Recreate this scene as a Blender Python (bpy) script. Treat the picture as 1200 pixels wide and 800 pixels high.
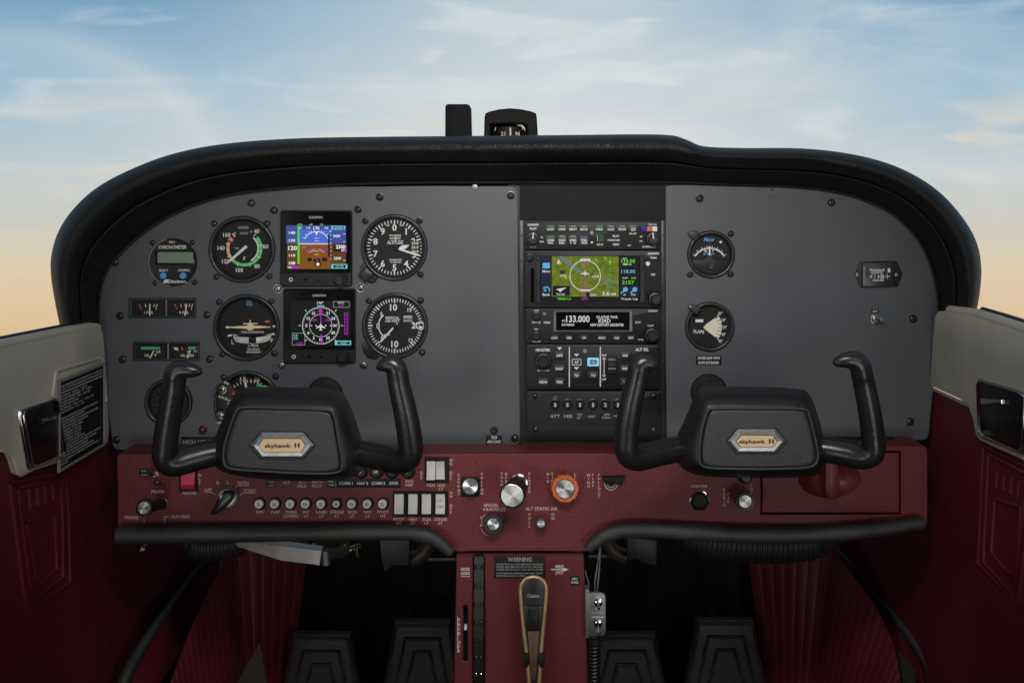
import bpy, bmesh, math, random
from mathutils import Vector, Matrix
from mathutils.geometry import tessellate_polygon
for o in list(bpy.data.objects): bpy.data.objects.remove(o)
random.seed(7)
S = bpy.context.scene
COL = S.collection
R = math.radians

# ------------------------------------------------------------------ camera
D, VX, VY = 1.30, 610.0, 230.0        # eye-to-panel distance; picture point straight ahead of the eye (1 px = 1 mm on the panel)
cam = bpy.data.objects.new('camera', bpy.data.cameras.new('camera'))
COL.objects.link(cam)
cam.location = (0.010, -D, 0.170)
cam.rotation_euler = (R(90), 0, 0)
cam.data.sensor_width = 36.0
cam.data.lens = 36.0 * D / 1.2
cam.data.shift_x = -10 / 1200.0
cam.data.shift_y = -170 / 1200.0
cam.data.clip_start = 0.02
cam.data.clip_end = 500
S.camera = cam

# ------------------------------------------------------------------ colour helper
def lin(r, g, b):
    f = lambda c: (c / 12.92 if c <= 0.04045 else ((c + 0.055) / 1.055) ** 2.4)
    return (f(r / 255.0), f(g / 255.0), f(b / 255.0), 1.0)

# ------------------------------------------------------------------ sky (world)
wd = bpy.data.worlds.new('World'); S.world = wd; wd.use_nodes = True
nt = wd.node_tree; nt.nodes.clear()
N = nt.nodes.new; L = nt.links.new
def math_node(op, a, b=None, clamp=False):
    n = N('ShaderNodeMath'); n.operation = op; n.use_clamp = clamp
    for i, v in enumerate((a, b)):
        if v is None: continue
        if isinstance(v, (int, float)): n.inputs[i].default_value = v
        else: L(v, n.inputs[i])
    return n.outputs[0]
def ramp_node(fac, stops, interp='LINEAR'):
    n = N('ShaderNodeValToRGB'); cr = n.color_ramp; cr.interpolation = interp
    while len(cr.elements) < len(stops): cr.elements.new(0.5)
    for e, (p, c) in zip(cr.elements, stops): e.position = p; e.color = c
    L(fac, n.inputs[0]); return n.outputs[0]
def mix_node(f, a, b):
    n = N('ShaderNodeMix'); n.data_type = 'RGBA'
    if isinstance(f, (int, float)): n.inputs[0].default_value = f
    else: L(f, n.inputs[0])
    for i, v in ((6, a), (7, b)):
        if isinstance(v, tuple): n.inputs[i].default_value = v
        else: L(v, n.inputs[i])
    return n.outputs[2]
tc = N('ShaderNodeTexCoord'); sep = N('ShaderNodeSeparateXYZ'); L(tc.outputs['Generated'], sep.inputs[0])
dx, dy, dz = sep.outputs
def zt(z): return max(0.0, min(1.0, (z + 0.5)))      # ramp position of a height component
el = math_node('ADD', dz, 0.5, True)
base = ramp_node(el, [(0.0, lin(92, 86, 82)), (zt(-0.22), lin(150, 128, 104)), (zt(-0.14), lin(208, 178, 136)), (zt(-0.105), lin(224, 196, 154)),
                      (zt(-0.062), lin(226, 206, 176)), (zt(-0.02), lin(203, 203, 195)), (zt(0.03), lin(186, 203, 210)),
                      (zt(0.09), lin(146, 185, 209)), (zt(0.175), lin(80, 143, 186)), (1.0, lin(120, 140, 160))])
pale = ramp_node(el, [(0.0, lin(92, 86, 82)), (zt(-0.22), lin(150, 128, 104)), (zt(-0.14), lin(208, 178, 136)), (zt(-0.062), lin(226, 208, 182)), (zt(-0.0), lin(222, 220, 212)),
                      (zt(0.07), lin(224, 227, 226)), (zt(0.17), lin(206, 219, 225)), (1.0, lin(150, 165, 180))])
# broad pale veil a little left of straight ahead, with wisps
veil = math_node('SUBTRACT', dx, 0.02)
veil = math_node('MULTIPLY', veil, veil)
veil = math_node('MULTIPLY', veil, -13.0)
veil = math_node('EXPONENT', veil)
mp = N('ShaderNodeMapping'); L(tc.outputs['Generated'], mp.inputs[0]); mp.inputs['Scale'].default_value = (3.0, 3.0, 9.0); mp.inputs['Rotation'].default_value = (0, R(-24), 0)
n1 = N('ShaderNodeTexNoise'); L(mp.outputs[0], n1.inputs['Vector']); n1.inputs['Scale'].default_value = 1.6; n1.inputs['Detail'].default_value = 8; n1.inputs['Roughness'].default_value = 0.55; n1.inputs['Distortion'].default_value = 0.6
wisp = ramp_node(n1.outputs['Fac'], [(0.42, (0, 0, 0, 1)), (0.72, (1, 1, 1, 1))], 'EASE')
mp2 = N('ShaderNodeMapping'); L(tc.outputs['Generated'], mp2.inputs[0]); mp2.inputs['Scale'].default_value = (7, 7, 34); mp2.inputs['Rotation'].default_value = (0, R(-13), 0); mp2.inputs['Location'].default_value = (3, 1, 0)
n2 = N('ShaderNodeTexNoise'); L(mp2.outputs[0], n2.inputs['Vector']); n2.inputs['Scale'].default_value = 1.0; n2.inputs['Detail'].default_value = 6; n2.inputs['Roughness'].default_value = 0.5; n2.inputs['Distortion'].default_value = 0.8
streak = ramp_node(n2.outputs['Fac'], [(0.52, (0, 0, 0, 1)), (0.74, (1, 1, 1, 1))], 'EASE')
f = math_node('MULTIPLY', veil, 0.80)
f = math_node('ADD', f, math_node('MULTIPLY', wisp, 0.28), True)
f = math_node('ADD', f, math_node('MULTIPLY', streak, 0.34), True)
skycol = mix_node(f, base, pale)
# faint curved blur arc, upper left, painted into the sky colour
ux = math_node('ADD', math_node('DIVIDE', dx, math_node('MAXIMUM', dy, 0.05)), 0.464)
uz = math_node('ADD', math_node('DIVIDE', dz, math_node('MAXIMUM', dy, 0.05)), 0.083)
rad = math_node('SQRT', math_node('ADD', math_node('MULTIPLY', ux, ux), math_node('MULTIPLY', uz, uz)))
ring = ramp_node(rad, [(0.150, (0, 0, 0, 1)), (0.205, (.55, .55, .55, 1)), (0.226, (1, 1, 1, 1)), (0.246, (0.25, 0.25, 0.25, 1)), (0.268, (0, 0, 0, 1))])
front = math_node('GREATER_THAN', dy, 0.2)
f = math_node('ADD', f, math_node('MULTIPLY', math_node('MULTIPLY', ring, front), 0.34), True)
skycol = mix_node(f, base, pale)
# low sunlit cloud bank
mp3 = N('ShaderNodeMapping'); L(tc.outputs['Generated'], mp3.inputs[0]); mp3.inputs['Scale'].default_value = (5, 5, 22); mp3.inputs['Location'].default_value = (1.7, 0.3, 0.35)
n3 = N('ShaderNodeTexNoise'); L(mp3.outputs[0], n3.inputs['Vector']); n3.inputs['Scale'].default_value = 1.3; n3.inputs['Detail'].default_value = 7
puff = ramp_node(n3.outputs['Fac'], [(0.53, (0, 0, 0, 1)), (0.66, (1, 1, 1, 1))], 'EASE')
band = math_node('MULTIPLY', math_node('SUBTRACT', dz, 0.045), 28.0)
band = math_node('EXPONENT', math_node('MULTIPLY', math_node('MULTIPLY', band, band), -1.0))
skycol = mix_node(math_node('MULTIPLY', math_node('MULTIPLY', puff, band), 0.75), skycol, lin(226, 217, 203))
bg = N('ShaderNodeBackground'); L(skycol, bg.inputs[0]); bg.inputs[1].default_value = 1.0
wo = N('ShaderNodeOutputWorld'); L(bg.outputs[0], wo.inputs[0])

# ------------------------------------------------------------------ lamps
def area(name, loc, target, size, power, color=(1, 1, 1), size_y=None, spread=180):
    l = bpy.data.lights.new(name, 'AREA'); l.energy = power; l.color = color; l.size = size
    l.spread = R(spread)
    if size_y: l.shape = 'RECTANGLE'; l.size_y = size_y
    o = bpy.data.objects.new(name, l); COL.objects.link(o); o.location = loc
    o.rotation_euler = (Vector(target) - Vector(loc)).to_track_quat('-Z', 'Y').to_euler()
    return o
area('softbox_overhead', (0.03, -0.80, 0.41), (0.03, 0.0, 0.06), 0.40, 1.55, (1.0, 0.98, 0.95), 0.12, 84)
area('softbox_strip', (-0.44, -0.62, -0.04), (0.0, 0.0, -0.04), 0.030, 0.36, (1.0, 0.98, 0.96), 0.66)
area('softbox_strip', (0.455, -0.62, -0.04), (0.0, 0.0, -0.04), 0.030, 0.36, (1.0, 0.98, 0.96), 0.66)
area('softbox_low', (-0.36, -1.0, -0.30), (0.0, 0.0, -0.25), 0.22, 0.33, (1.0, 0.97, 0.94), 0.22, 90)
area('softbox_low', (0.40, -1.0, -0.30), (0.0, 0.0, -0.25), 0.22, 0.33, (1.0, 0.97, 0.94), 0.22, 90)

S.view_settings.view_transform = 'Standard'; S.view_settings.look = 'None'
S.view_settings.exposure = 0.0; S.view_settings.gamma = 1.0; S.view_settings.use_curve_mapping = False
S.render.engine = 'CYCLES'
S.render.resolution_x, S.render.resolution_y = 1024, 682

# ------------------------------------------------------------------ materials
M = {}
def mat(name, col, rough=0.5, metal=0.0, emit=0.0, bump=None, vary=None, spec=0.5, aniso=None, coat=0.0):
    """col linear RGB tuple; bump=(kind, scale, strength, distance); vary=(scale, amount)"""
    m = bpy.data.materials.new(name); m.use_nodes = True; M[name] = m
    t = m.node_tree; p = t.nodes['Principled BSDF']
    c = tuple(col[:3]) + (1.0,)
    p.inputs['Base Color'].default_value = c
    p.inputs['Roughness'].default_value = rough
    p.inputs['Metallic'].default_value = metal
    p.inputs['Specular IOR Level'].default_value = spec
    if coat: p.inputs['Coat Weight'].default_value = coat; p.inputs['Coat Roughness'].default_value = 0.12
    if emit:
        p.inputs['Emission Color'].default_value = c; p.inputs['Emission Strength'].default_value = emit
        p.inputs['Base Color'].default_value = (0, 0, 0, 1)
        p.inputs['Specular IOR Level'].default_value = 0.15
    g = t.nodes.new('ShaderNodeTexCoord')
    if vary:
        n = t.nodes.new('ShaderNodeTexNoise'); n.inputs['Scale'].default_value = vary[0]; n.inputs['Detail'].default_value = 6; n.inputs['Roughness'].default_value = 0.65
        t.links.new(g.outputs['Object'], n.inputs['Vector'])
        r = t.nodes.new('ShaderNodeValToRGB')
        a = vary[1]
        r.color_ramp.elements[0].position = 0.3; r.color_ramp.elements[1].position = 0.7
        r.color_ramp.elements[0].color = tuple(x * (1 - a) for x in c[:3]) + (1,)
        r.color_ramp.elements[1].color = tuple(min(1, x * (1 + a)) for x in c[:3]) + (1,)
        t.links.new(n.outputs['Fac'], r.inputs[0]); t.links.new(r.outputs[0], p.inputs['Base Color'])
        q = t.nodes.new('ShaderNodeMapRange'); q.inputs['To Min'].default_value = max(0.03, rough - 0.10); q.inputs['To Max'].default_value = min(1, rough + 0.10)
        t.links.new(n.outputs['Fac'], q.inputs['Value']); t.links.new(q.outputs[0], p.inputs['Roughness'])
    if bump:
        kind, sc, st, di = bump
        if kind == 'leather':
            n = t.nodes.new('ShaderNodeTexVoronoi'); n.feature = 'DISTANCE_TO_EDGE'; out = n.outputs['Distance']
        else:
            n = t.nodes.new('ShaderNodeTexNoise'); n.inputs['Detail'].default_value = 3; out = n.outputs['Fac']
        n.inputs['Scale'].default_value = sc
        t.links.new(g.outputs['Object'], n.inputs['Vector'])
        b = t.nodes.new('ShaderNodeBump'); b.inputs['Strength'].default_value = st; b.inputs['Distance'].default_value = di
        t.links.new(out, b.inputs['Height']); t.links.new(b.outputs[0], p.inputs['Normal'])
    if aniso:
        p.inputs['Anisotropic'].default_value = aniso
        tg = t.nodes.new('ShaderNodeTangent'); tg.direction_type = 'RADIAL'; tg.axis = 'Y'
        t.links.new(tg.outputs[0], p.inputs['Tangent'])
    return m
mat('panel_paint', (0.0495, 0.052, 0.058), 0.5, bump=('noise', 1500, 0.12, 0.0004), vary=(14, 0.08))
mat('rough_black', (0.0055, 0.0055, 0.005), 0.75, spec=0.35, bump=('noise', 650, 0.8, 0.0012))
mat('plastic_black', (0.008, 0.008, 0.0084), 0.40, spec=0.35, vary=(60, 0.2))
mat('unit_face', (0.0068, 0.0068, 0.0071), 0.5, spec=0.28, bump=('noise', 1800, 0.15, 0.0003))
mat('unit_key', (0.013, 0.013, 0.0135), 0.45, spec=0.3)
mat('screw_black', (0.05, 0.05, 0.05), 0.28, 0.8)
mat('screw_steel', (0.28, 0.26, 0.23), 0.3, 1.0)
mat('dial_face', (0.0065, 0.0063, 0.0063), 0.6, spec=0.25)
mat('bezel_black', (0.014, 0.014, 0.0145), 0.30, vary=(90, 0.2))
mat('screen_glass', (0.003, 0.003, 0.0035), 0.16, spec=0.25)
mat('grip_black', (0.010, 0.010, 0.0104), 0.30, vary=(25, 0.2), bump=('noise', 900, 0.10, 0.0004))
mat('hub_black', (0.0085, 0.0085, 0.0088), 0.44, spec=0.4, vary=(40, 0.25), bump=('noise', 900, 0.15, 0.0005))
mat('hub_face', (0.025, 0.025, 0.026), 0.48, spec=0.4, bump=('noise', 800, 0.55, 0.0010), vary=(50, 0.15))
mat('coaming_vinyl', (0.0062, 0.0062, 0.006), 0.48, spec=0.26, bump=('leather', 420, 0.75, 0.0014), vary=(30, 0.35))
mat('red_paint', (0.112, 0.0165, 0.0195), 0.50, spec=0.3, bump=('noise', 420, 0.45, 0.0012), vary=(420, 0.30))
mat('red_smooth', (0.098, 0.0140, 0.0160), 0.42, spec=0.35, vary=(30, 0.12), bump=('noise', 300, 0.05, 0.0006))
mat('red_vinyl', (0.094, 0.0088, 0.0165), 0.5, spec=0.3, bump=('leather', 420, 0.12, 0.0006), vary=(8, 0.18))
mat('cream_vinyl', (0.43, 0.385, 0.31), 0.50, bump=('leather', 500, 0.10, 0.0005), vary=(14, 0.08))
mat('rubber', (0.022, 0.022, 0.020), 0.55, bump=('noise', 300, 0.25, 0.0008), vary=(30, 0.25))
mat('carpet_black', (0.006, 0.006, 0.0065), 0.85, bump=('noise', 300, 0.5, 0.002))
mat('pedal_rubber', (0.030, 0.028, 0.026), 0.5, vary=(60, 0.3))
mat('chrome', (0.75, 0.75, 0.75), 0.14, 1.0, vary=(40, 0.15))
mat('badge_metal', (0.42, 0.42, 0.41), 0.46, 1.0, vary=(160, 0.2))
mat('dull_alloy', (0.34, 0.33, 0.32), 0.40, 0.7, vary=(25, 0.3))
mat('grey_metal', (0.16, 0.165, 0.17), 0.42, 0.7, vary=(80, 0.15))
mat('brushed_alloy', (0.42, 0.42, 0.42), 0.36, 1.0, aniso=0.85)
mat('brass', (0.42, 0.31, 0.13), 0.38, 1.0, vary=(60, 0.3))
mat('gold_trim', (0.42, 0.30, 0.15), 0.38, 0.6, vary=(60, 0.2))
mat('tan_badge', (0.54, 0.37, 0.20), 0.5)
mat('wood_brown', (0.075, 0.034, 0.014), 0.45, vary=(70, 0.5))
mat('orange_knob', (0.42, 0.085, 0.018), 0.35)
mat('red_lens', (0.55, 0.02, 0.03), 0.25, coat=0.5)
mat('dark_red_lens', (0.09, 0.005, 0.006), 0.3)
mat('print_dim', (0.07, 0.06, 0.045), 0.6)
mat('red_rocker', (0.40, 0.018, 0.045), 0.3)
mat('white_rocker', (0.50, 0.49, 0.46), 0.38, vary=(120, 0.06))
mat('breaker_cap', (0.66, 0.63, 0.57), 0.40, vary=(200, 0.25))
mat('blue_button', (0.05, 0.24, 0.52), 0.4)
mat('lcd_green', (0.12, 0.165, 0.115), 0.25)
mat('ball_glass', (0.42, 0.40, 0.37), 0.2, coat=0.3, vary=(90, 0.25))
mat('print_white', (0.54, 0.54, 0.52), 0.6)
mat('print_grey', (0.26, 0.26, 0.25), 0.6)
mat('print_pink', (0.50, 0.36, 0.34), 0.6)
mat('print_cream', (0.60, 0.53, 0.40), 0.6)
mat('print_tan', (0.62, 0.50, 0.30), 0.6)
mat('print_green', (0.06, 0.45, 0.12), 0.6)
mat('print_teal', (0.04, 0.33, 0.17), 0.6)
mat('print_yellow', (0.52, 0.33, 0.06), 0.6)
mat('print_red', (0.52, 0.09, 0.06), 0.6)
mat('print_blue', (0.10, 0.28, 0.52), 0.6)
mat('print_black', (0.012, 0.012, 0.012), 0.6)
mat('placard_black', (0.006, 0.006, 0.0063), 0.5, spec=0.2)
mat('compass_black', (0.006, 0.006, 0.006), 0.6, spec=0.12)
mat('duct_black', (0.014, 0.014, 0.013), 0.55)
mat('bracket_grey', (0.022, 0.021, 0.021), 0.5)
mat('hose_brown', (0.07, 0.04, 0.025), 0.5)
mat('headliner', (0.16, 0.155, 0.145), 0.8)
mat('mat_brown', (0.020, 0.012, 0.010), 0.9, bump=('noise', 400, 0.6, 0.002))
mat('olive_carpet', (0.022, 0.020, 0.008), 0.9, bump=('noise', 400, 0.6, 0.002))
for nm, c, e in (('glow_blue', lin(62, 92, 178), 1), ('glow_skytop', lin(70, 104, 200), 1), ('glow_tape', lin(58, 78, 150), 1), ('glow_brown', lin(124, 76, 20), 1), ('glow_darkbrown', lin(92, 58, 20), 1),
                 ('glow_white', lin(235, 235, 235), 1), ('glow_grey', lin(150, 150, 150), 1), ('glow_green', lin(90, 205, 50), 1), ('glow_cyan', lin(105, 190, 190), 1), ('glow_magenta', lin(165, 40, 175), 1),
                 ('glow_pink', lin(215, 185, 195), 1), ('glow_black', lin(14, 16, 16), 1), ('glow_navy', lin(22, 32, 52), 1), ('glow_map', lin(98, 114, 20), 1), ('glow_mapdark', lin(82, 92, 18), 1),
                 ('glow_river', lin(92, 118, 110), 1), ('glow_azure', lin(95, 165, 205), 1), ('glow_key', lin(130, 205, 235), 1), ('glow_ledgreen', lin(45, 150, 70), 1), ('glow_ledblue', lin(40, 48, 140), 1), ('glow_text', lin(205, 205, 205), 1)):
    mat(nm, c, 0.4, emit=e)
def map_mat():
    t = M['glow_map'].node_tree; p = t.nodes['Principled BSDF']; g = t.nodes.new('ShaderNodeTexCoord')
    n = t.nodes.new('ShaderNodeTexNoise'); n.inputs['Scale'].default_value = 160; n.inputs['Detail'].default_value = 5; n.inputs['Roughness'].default_value = 0.7
    r = t.nodes.new('ShaderNodeValToRGB'); r.color_ramp.elements[0].position = 0.36; r.color_ramp.elements[1].position = 0.66
    r.color_ramp.elements[0].color = lin(70, 96, 22); r.color_ramp.elements[1].color = lin(124, 126, 22)
    t.links.new(g.outputs['Object'], n.inputs['Vector']); t.links.new(n.outputs['Fac'], r.inputs[0]); t.links.new(r.outputs[0], p.inputs['Emission Color'])
map_mat()
def wear(name, amount):
    """fine rubbed scratches and dull handled patches in a paint"""
    t = M[name].node_tree; p = t.nodes['Principled BSDF']; g = t.nodes.new('ShaderNodeTexCoord')
    src = p.inputs['Base Color'].links[0].from_socket; last = src
    for rot, sc, lo in ((R(28), (9, 9, 620), 0.68), (R(-52), (7, 7, 540), 0.70)):
        mp_ = t.nodes.new('ShaderNodeMapping'); mp_.inputs['Rotation'].default_value = (0, rot, 0); mp_.inputs['Scale'].default_value = sc
        n = t.nodes.new('ShaderNodeTexNoise'); n.inputs['Scale'].default_value = 1.0; n.inputs['Detail'].default_value = 2
        r = t.nodes.new('ShaderNodeMapRange'); r.inputs['From Min'].default_value = lo; r.inputs['From Max'].default_value = lo + 0.08; r.inputs['To Max'].default_value = amount
        mx = t.nodes.new('ShaderNodeMix'); mx.data_type = 'RGBA'; mx.inputs[7].default_value = (0.30, 0.30, 0.30, 1)
        t.links.new(g.outputs['Object'], mp_.inputs[0]); t.links.new(mp_.outputs[0], n.inputs['Vector']); t.links.new(n.outputs['Fac'], r.inputs['Value'])
        t.links.new(r.outputs[0], mx.inputs[0]); t.links.new(last, mx.inputs[6]); last = mx.outputs[2]
    t.links.new(last, p.inputs['Base Color'])
wear('panel_paint', 0.07); wear('red_paint', 0.06)
mat('ashtray_lid', (0.004, 0.004, 0.0043), 0.24, spec=0.3)
def glass_mat():
    m = bpy.data.materials.new('windshield_acrylic'); m.use_nodes = True; t = m.node_tree; t.nodes.clear()
    tr = t.nodes.new('ShaderNodeBsdfTransparent'); gl = t.nodes.new('ShaderNodeBsdfGlossy'); gl.inputs['Roughness'].default_value = 0.03
    fr = t.nodes.new('ShaderNodeFresnel'); fr.inputs['IOR'].default_value = 1.25
    mx = t.nodes.new('ShaderNodeMixShader'); out = t.nodes.new('ShaderNodeOutputMaterial')
    t.links.new(fr.outputs[0], mx.inputs[0]); t.links.new(tr.outputs[0], mx.inputs[1]); t.links.new(gl.outputs[0], mx.inputs[2]); t.links.new(mx.outputs[0], out.inputs[0])
    M['windshield_acrylic'] = m
glass_mat()

# ------------------------------------------------------------------ geometry helpers
def W(px, py, d=0.0):
    """the point of the place that lies at depth d (m in front of the panel plane) behind picture point px, py"""
    s = (1 - d / D) / 1000.0
    return Vector((0.010 + (px - VX) * s, -d, 0.170 + (VY - py) * s))
_txt = {}
def text_mesh(s, bold):
    k = (s, bold)
    if k not in _txt:
        c = bpy.data.curves.new('t', 'FONT'); c.body = s; c.resolution_u = 2; c.fill_mode = 'FRONT'; c.offset = bold
        o = bpy.data.objects.new('t', c); COL.objects.link(o)
        bpy.context.view_layer.update()
        me = bpy.data.meshes.new_from_object(o.evaluated_get(bpy.context.evaluated_depsgraph_get()))
        v = [(p.co.x, p.co.y) for p in me.vertices]; f = [tuple(p.vertices) for p in me.polygons]
        bpy.data.objects.remove(o); bpy.data.curves.remove(c); bpy.data.meshes.remove(me)
        _txt[k] = (v, f)
    return _txt[k]
def pol(cx, cy, r, a):
    a = R(a); return (cx + r * math.sin(a), cy - r * math.cos(a))
def rr(cx, cy, w, h, r, n=4):
    """rounded rectangle outline (photo px, y down)"""
    p = []
    for sx, sy, a0 in ((1, -1, -90), (1, 1, 0), (-1, 1, 90), (-1, -1, 180)):
        for i in range(n + 1):
            a = R(a0 + 90 * i / n)
            p.append((cx + sx * (w / 2 - r) + r * math.cos(a), cy + sy * (h / 2 - r) + r * math.sin(a)))
    return p
def box2(x0, y0, x1, y1): return [(x0, y0), (x1, y0), (x1, y1), (x0, y1)]
def area2(p): return 0.5 * sum(p[i][0] * p[(i + 1) % len(p)][1] - p[(i + 1) % len(p)][0] * p[i][1] for i in range(len(p)))
def inset(p, d):
    """move a CCW outline inward by d"""
    q = []; n = len(p)
    for i in range(n):
        a, b, c = Vector(p[i - 1]), Vector(p[i]), Vector(p[(i + 1) % n])
        e1 = (b - a); e2 = (c - b)
        if e1.length < 1e-6: e1 = e2
        if e2.length < 1e-6: e2 = e1
        e1 = e1.normalized(); e2 = e2.normalized()
        n1 = Vector((-e1.y, e1.x)); n2 = Vector((-e2.y, e2.x)); m = n1 + n2
        if m.length < 1e-6: m = n1
        m.normalize(); k = max(0.35, m.dot(n1))
        q.append(tuple(b + m * d / k))
    return q
def smooth_path(P, k=6):
    """Catmull-Rom through vectors"""
    out = []; n = len(P)
    for i in range(n - 1):
        p0 = P[max(i - 1, 0)]; p1 = P[i]; p2 = P[i + 1]; p3 = P[min(i + 2, n - 1)]
        for j in range(k):
            t = j / k
            out.append(0.5 * ((2 * p1) + (p2 - p0) * t + (2 * p0 - 5 * p1 + 4 * p2 - p3) * t * t + (3 * p1 - p0 - 3 * p2 + p3) * t ** 3))
    out.append(P[-1]); return out
def smooth2(pts, k=4, closed=False):
    V = [Vector(p) for p in pts]
    if closed:
        V = [V[-1]] + V + [V[0], V[1]]
        out = smooth_path(V, k)
        return [tuple(p) for p in out[k:-k - 1]] if False else [tuple(p) for p in out[k:len(out) - k - 1]]
    return [tuple(p) for p in smooth_path(V, k)]
def resample(pts, n, closed=True):
    V = [Vector(p) for p in pts]
    if closed: V.append(V[0])
    Ls = [0]
    for a, b in zip(V, V[1:]): Ls.append(Ls[-1] + (b - a).length)
    out = []; T = Ls[-1]; m = n if closed else n - 1; j = 0
    for i in range(n):
        t = T * i / m
        while j < len(V) - 2 and Ls[j + 1] < t: j += 1
        u = (t - Ls[j]) / max(1e-9, Ls[j + 1] - Ls[j])
        out.append(tuple(V[j].lerp(V[j + 1], min(1, max(0, u)))))
    return out

class Thing:
    def __init__(self, name, label, cat, px=None, py=None, d=0.0, group=None, wall=None, kind=None):
        self.shift = (0, 0); self.d = d; self.s = (1 - d / D) / 1000.0; self.wall = wall
        o = bpy.data.objects.new(name, None); COL.objects.link(o); o.empty_display_size = 0.02
        o['label'] = label; o['category'] = cat
        if group: o['group'] = group
        if kind: o['kind'] = kind
        self.o = o; self.parts = []
        if px is not None: o.location = self.map(px, -py, 0)
    def map(self, x, y, z):
        if self.wall == 'left': return Vector((WALL_L + z * 0.001, x * 0.001, y * 0.001))
        if self.wall == 'right': return Vector((WALL_R - z * 0.001, -x * 0.001, y * 0.001))
        s = self.s; x += self.shift[0]; y += self.shift[1]
        return Vector((0.010 + (x - VX) * s, -self.d - z * s, 0.170 + (VY + y) * s))
    def mb(self): return MB(self)
WALL_L, WALL_R = -0.478, 0.493
def wl(px, py):      # picture point -> coordinates on the left side wall (mm, y down)
    r = 488.0 / (VX - px); return (-1300.0 * (1 - r), -(170 + (VY - py) * r))
def wr(px, py):
    r = 483.0 / (px - VX); return (1300.0 * (1 - r), -(170 + (VY - py) * r))

class MB:
    """collects shapes in photo px on the thing's own plane (x right, y down, z towards the eye) or as world points"""
    def __init__(self, thing=None): self.t = thing; self.v = []; self.f = []; self.cuts = [0]; self.flat = set()
    def addW(self, vs, fs):
        b = len(self.v); self.v += [Vector(p) for p in vs]; self.f += [tuple(b + i for i in q) for q in fs]; self.cuts.append(len(self.f)); return self
    def add(self, vs, fs): return self.addW([self.t.map(*p) for p in vs], fs)
    def poly(self, pts, z=0.0, z1=None, bev=0.0):
        p = [(x, -y) for x, y in pts]
        if area2(p) < 0: p = p[::-1]
        n = len(p)
        if z1 is None: return self.add([(x, y, z) for x, y in p], [tuple(range(n))])
        rings = [(p, z)]
        if bev > 0:
            rings += [(p, z1 - bev), (inset(p, bev * 0.3), z1 - bev * 0.3), (inset(p, bev), z1)]
        else: rings.append((p, z1))
        vs = [(x, y, zz) for q, zz in rings for x, y in q]; fs = []
        for k in range(len(rings) - 1):
            for i in range(n):
                j = (i + 1) % n; fs.append((k * n + i, k * n + j, (k + 1) * n + j, (k + 1) * n + i))
        fs.append(tuple((len(rings) - 1) * n + i for i in range(n)))
        fs.append(tuple(range(n))[::-1]); b = len(self.f); self.flat |= {b + len(fs) - 1, b + len(fs) - 2}
        return self.add(vs, fs)
    def rect(self, x0, y0, x1, y1, z=0.0, z1=None, bev=0.0): return self.poly(box2(min(x0, x1), min(y0, y1), max(x0, x1), max(y0, y1)), z, z1, bev)
    def frame(self, outer, hole, z, z1, bev=0.0):
        """ring between two outlines with equal point counts"""
        a = [(x, -y) for x, y in outer]; b = [(x, -y) for x, y in hole]
        if area2(a) < 0: a = a[::-1]; b = b[::-1]
        n = len(a); rings = [(a, z), (a, z1 - bev), (inset(a, bev), z1), (inset(b, -bev), z1), (b, z1 - bev), (b, z)]
        vs = [(x, y, zz) for q, zz in rings for x, y in q]; fs = []
        for k in range(len(rings) - 1):
            for i in range(n):
                j = (i + 1) % n; fs.append((k * n + i, k * n + j, (k + 1) * n + j, (k + 1) * n + i))
        b = len(self.f); self.flat |= set(range(b + 2 * n, b + 3 * n))
        return self.add(vs, fs)
    def _fl(self, n): self.flat |= set(range(len(self.f), len(self.f) + n))
    def line(self, x0, y0, x1, y1, w, z=0.35):
        dx_, dy_ = x1 - x0, y1 - y0; l = math.hypot(dx_, dy_) or 1; nx, ny = -dy_ / l * w / 2, dx_ / l * w / 2
        return self.poly([(x0 + nx, y0 + ny), (x1 + nx, y1 + ny), (x1 - nx, y1 - ny), (x0 - nx, y0 - ny)], z)
    def tick(self, cx, cy, a, r0, r1, w, z):
        return self.line(*pol(cx, cy, r0, a), *pol(cx, cy, r1, a), w, z)
    def arc(self, cx, cy, r, a0, a1, w, z, n=24):
        vs = []; fs = []
        for i in range(n + 1):
            a = a0 + (a1 - a0) * i / n
            for q in (r - w / 2, r + w / 2):
                x, y = pol(cx, cy, q, a); vs.append((x, -y, z))
        for i in range(n): fs.append((2 * i, 2 * i + 2, 2 * i + 3, 2 * i + 1))
        return self.add(vs, fs)
    def disc(self, cx, cy, r, z, n=24): return self.poly([pol(cx, cy, r, 360 * i / n) for i in range(n)], z)
    def lathe(self, cx, cy, prof, n=28, cap=True):
        vs = []; fs = []; m = len(prof)
        for r, z in prof:
            for i in range(n):
                a = 2 * math.pi * i / n; vs.append((cx + r * math.cos(a), -cy + r * math.sin(a), z))
        for k in range(m - 1):
            for i in range(n):
                j = (i + 1) % n; fs.append((k * n + i, k * n + j, (k + 1) * n + j, (k + 1) * n + i))
        if cap and prof[-1][0] > 1e-6: fs.append(tuple((m - 1) * n + i for i in range(n))); self.flat.add(len(self.f) + len(fs) - 1)
        return self.add(vs, fs)
    def text(self, s, cx, cy, h, z, w=None, al='c', bold=0.0, rot=0.0):
        bold = max(bold, .02)
        v, f = text_mesh(s, bold)
        if not v: return self
        x0 = min(p[0] for p in v); x1 = max(p[0] for p in v); y0 = min(p[1] for p in v); y1 = max(p[1] for p in v)
        k = h / 0.70; kx = k if w is None else w / (x1 - x0)
        ox = {'c': (x0 + x1) / 2, 'l': x0, 'r': x1}[al]; oy = 0.35
        ca, sa = math.cos(R(rot)), math.sin(R(rot))
        vs = []
        for x, y in v:
            lx, ly = (x - ox) * kx, (y - oy) * k
            vs.append((cx + lx * ca - ly * sa, -cy + lx * sa + ly * ca, z))
        return self.add(vs, f)
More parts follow.
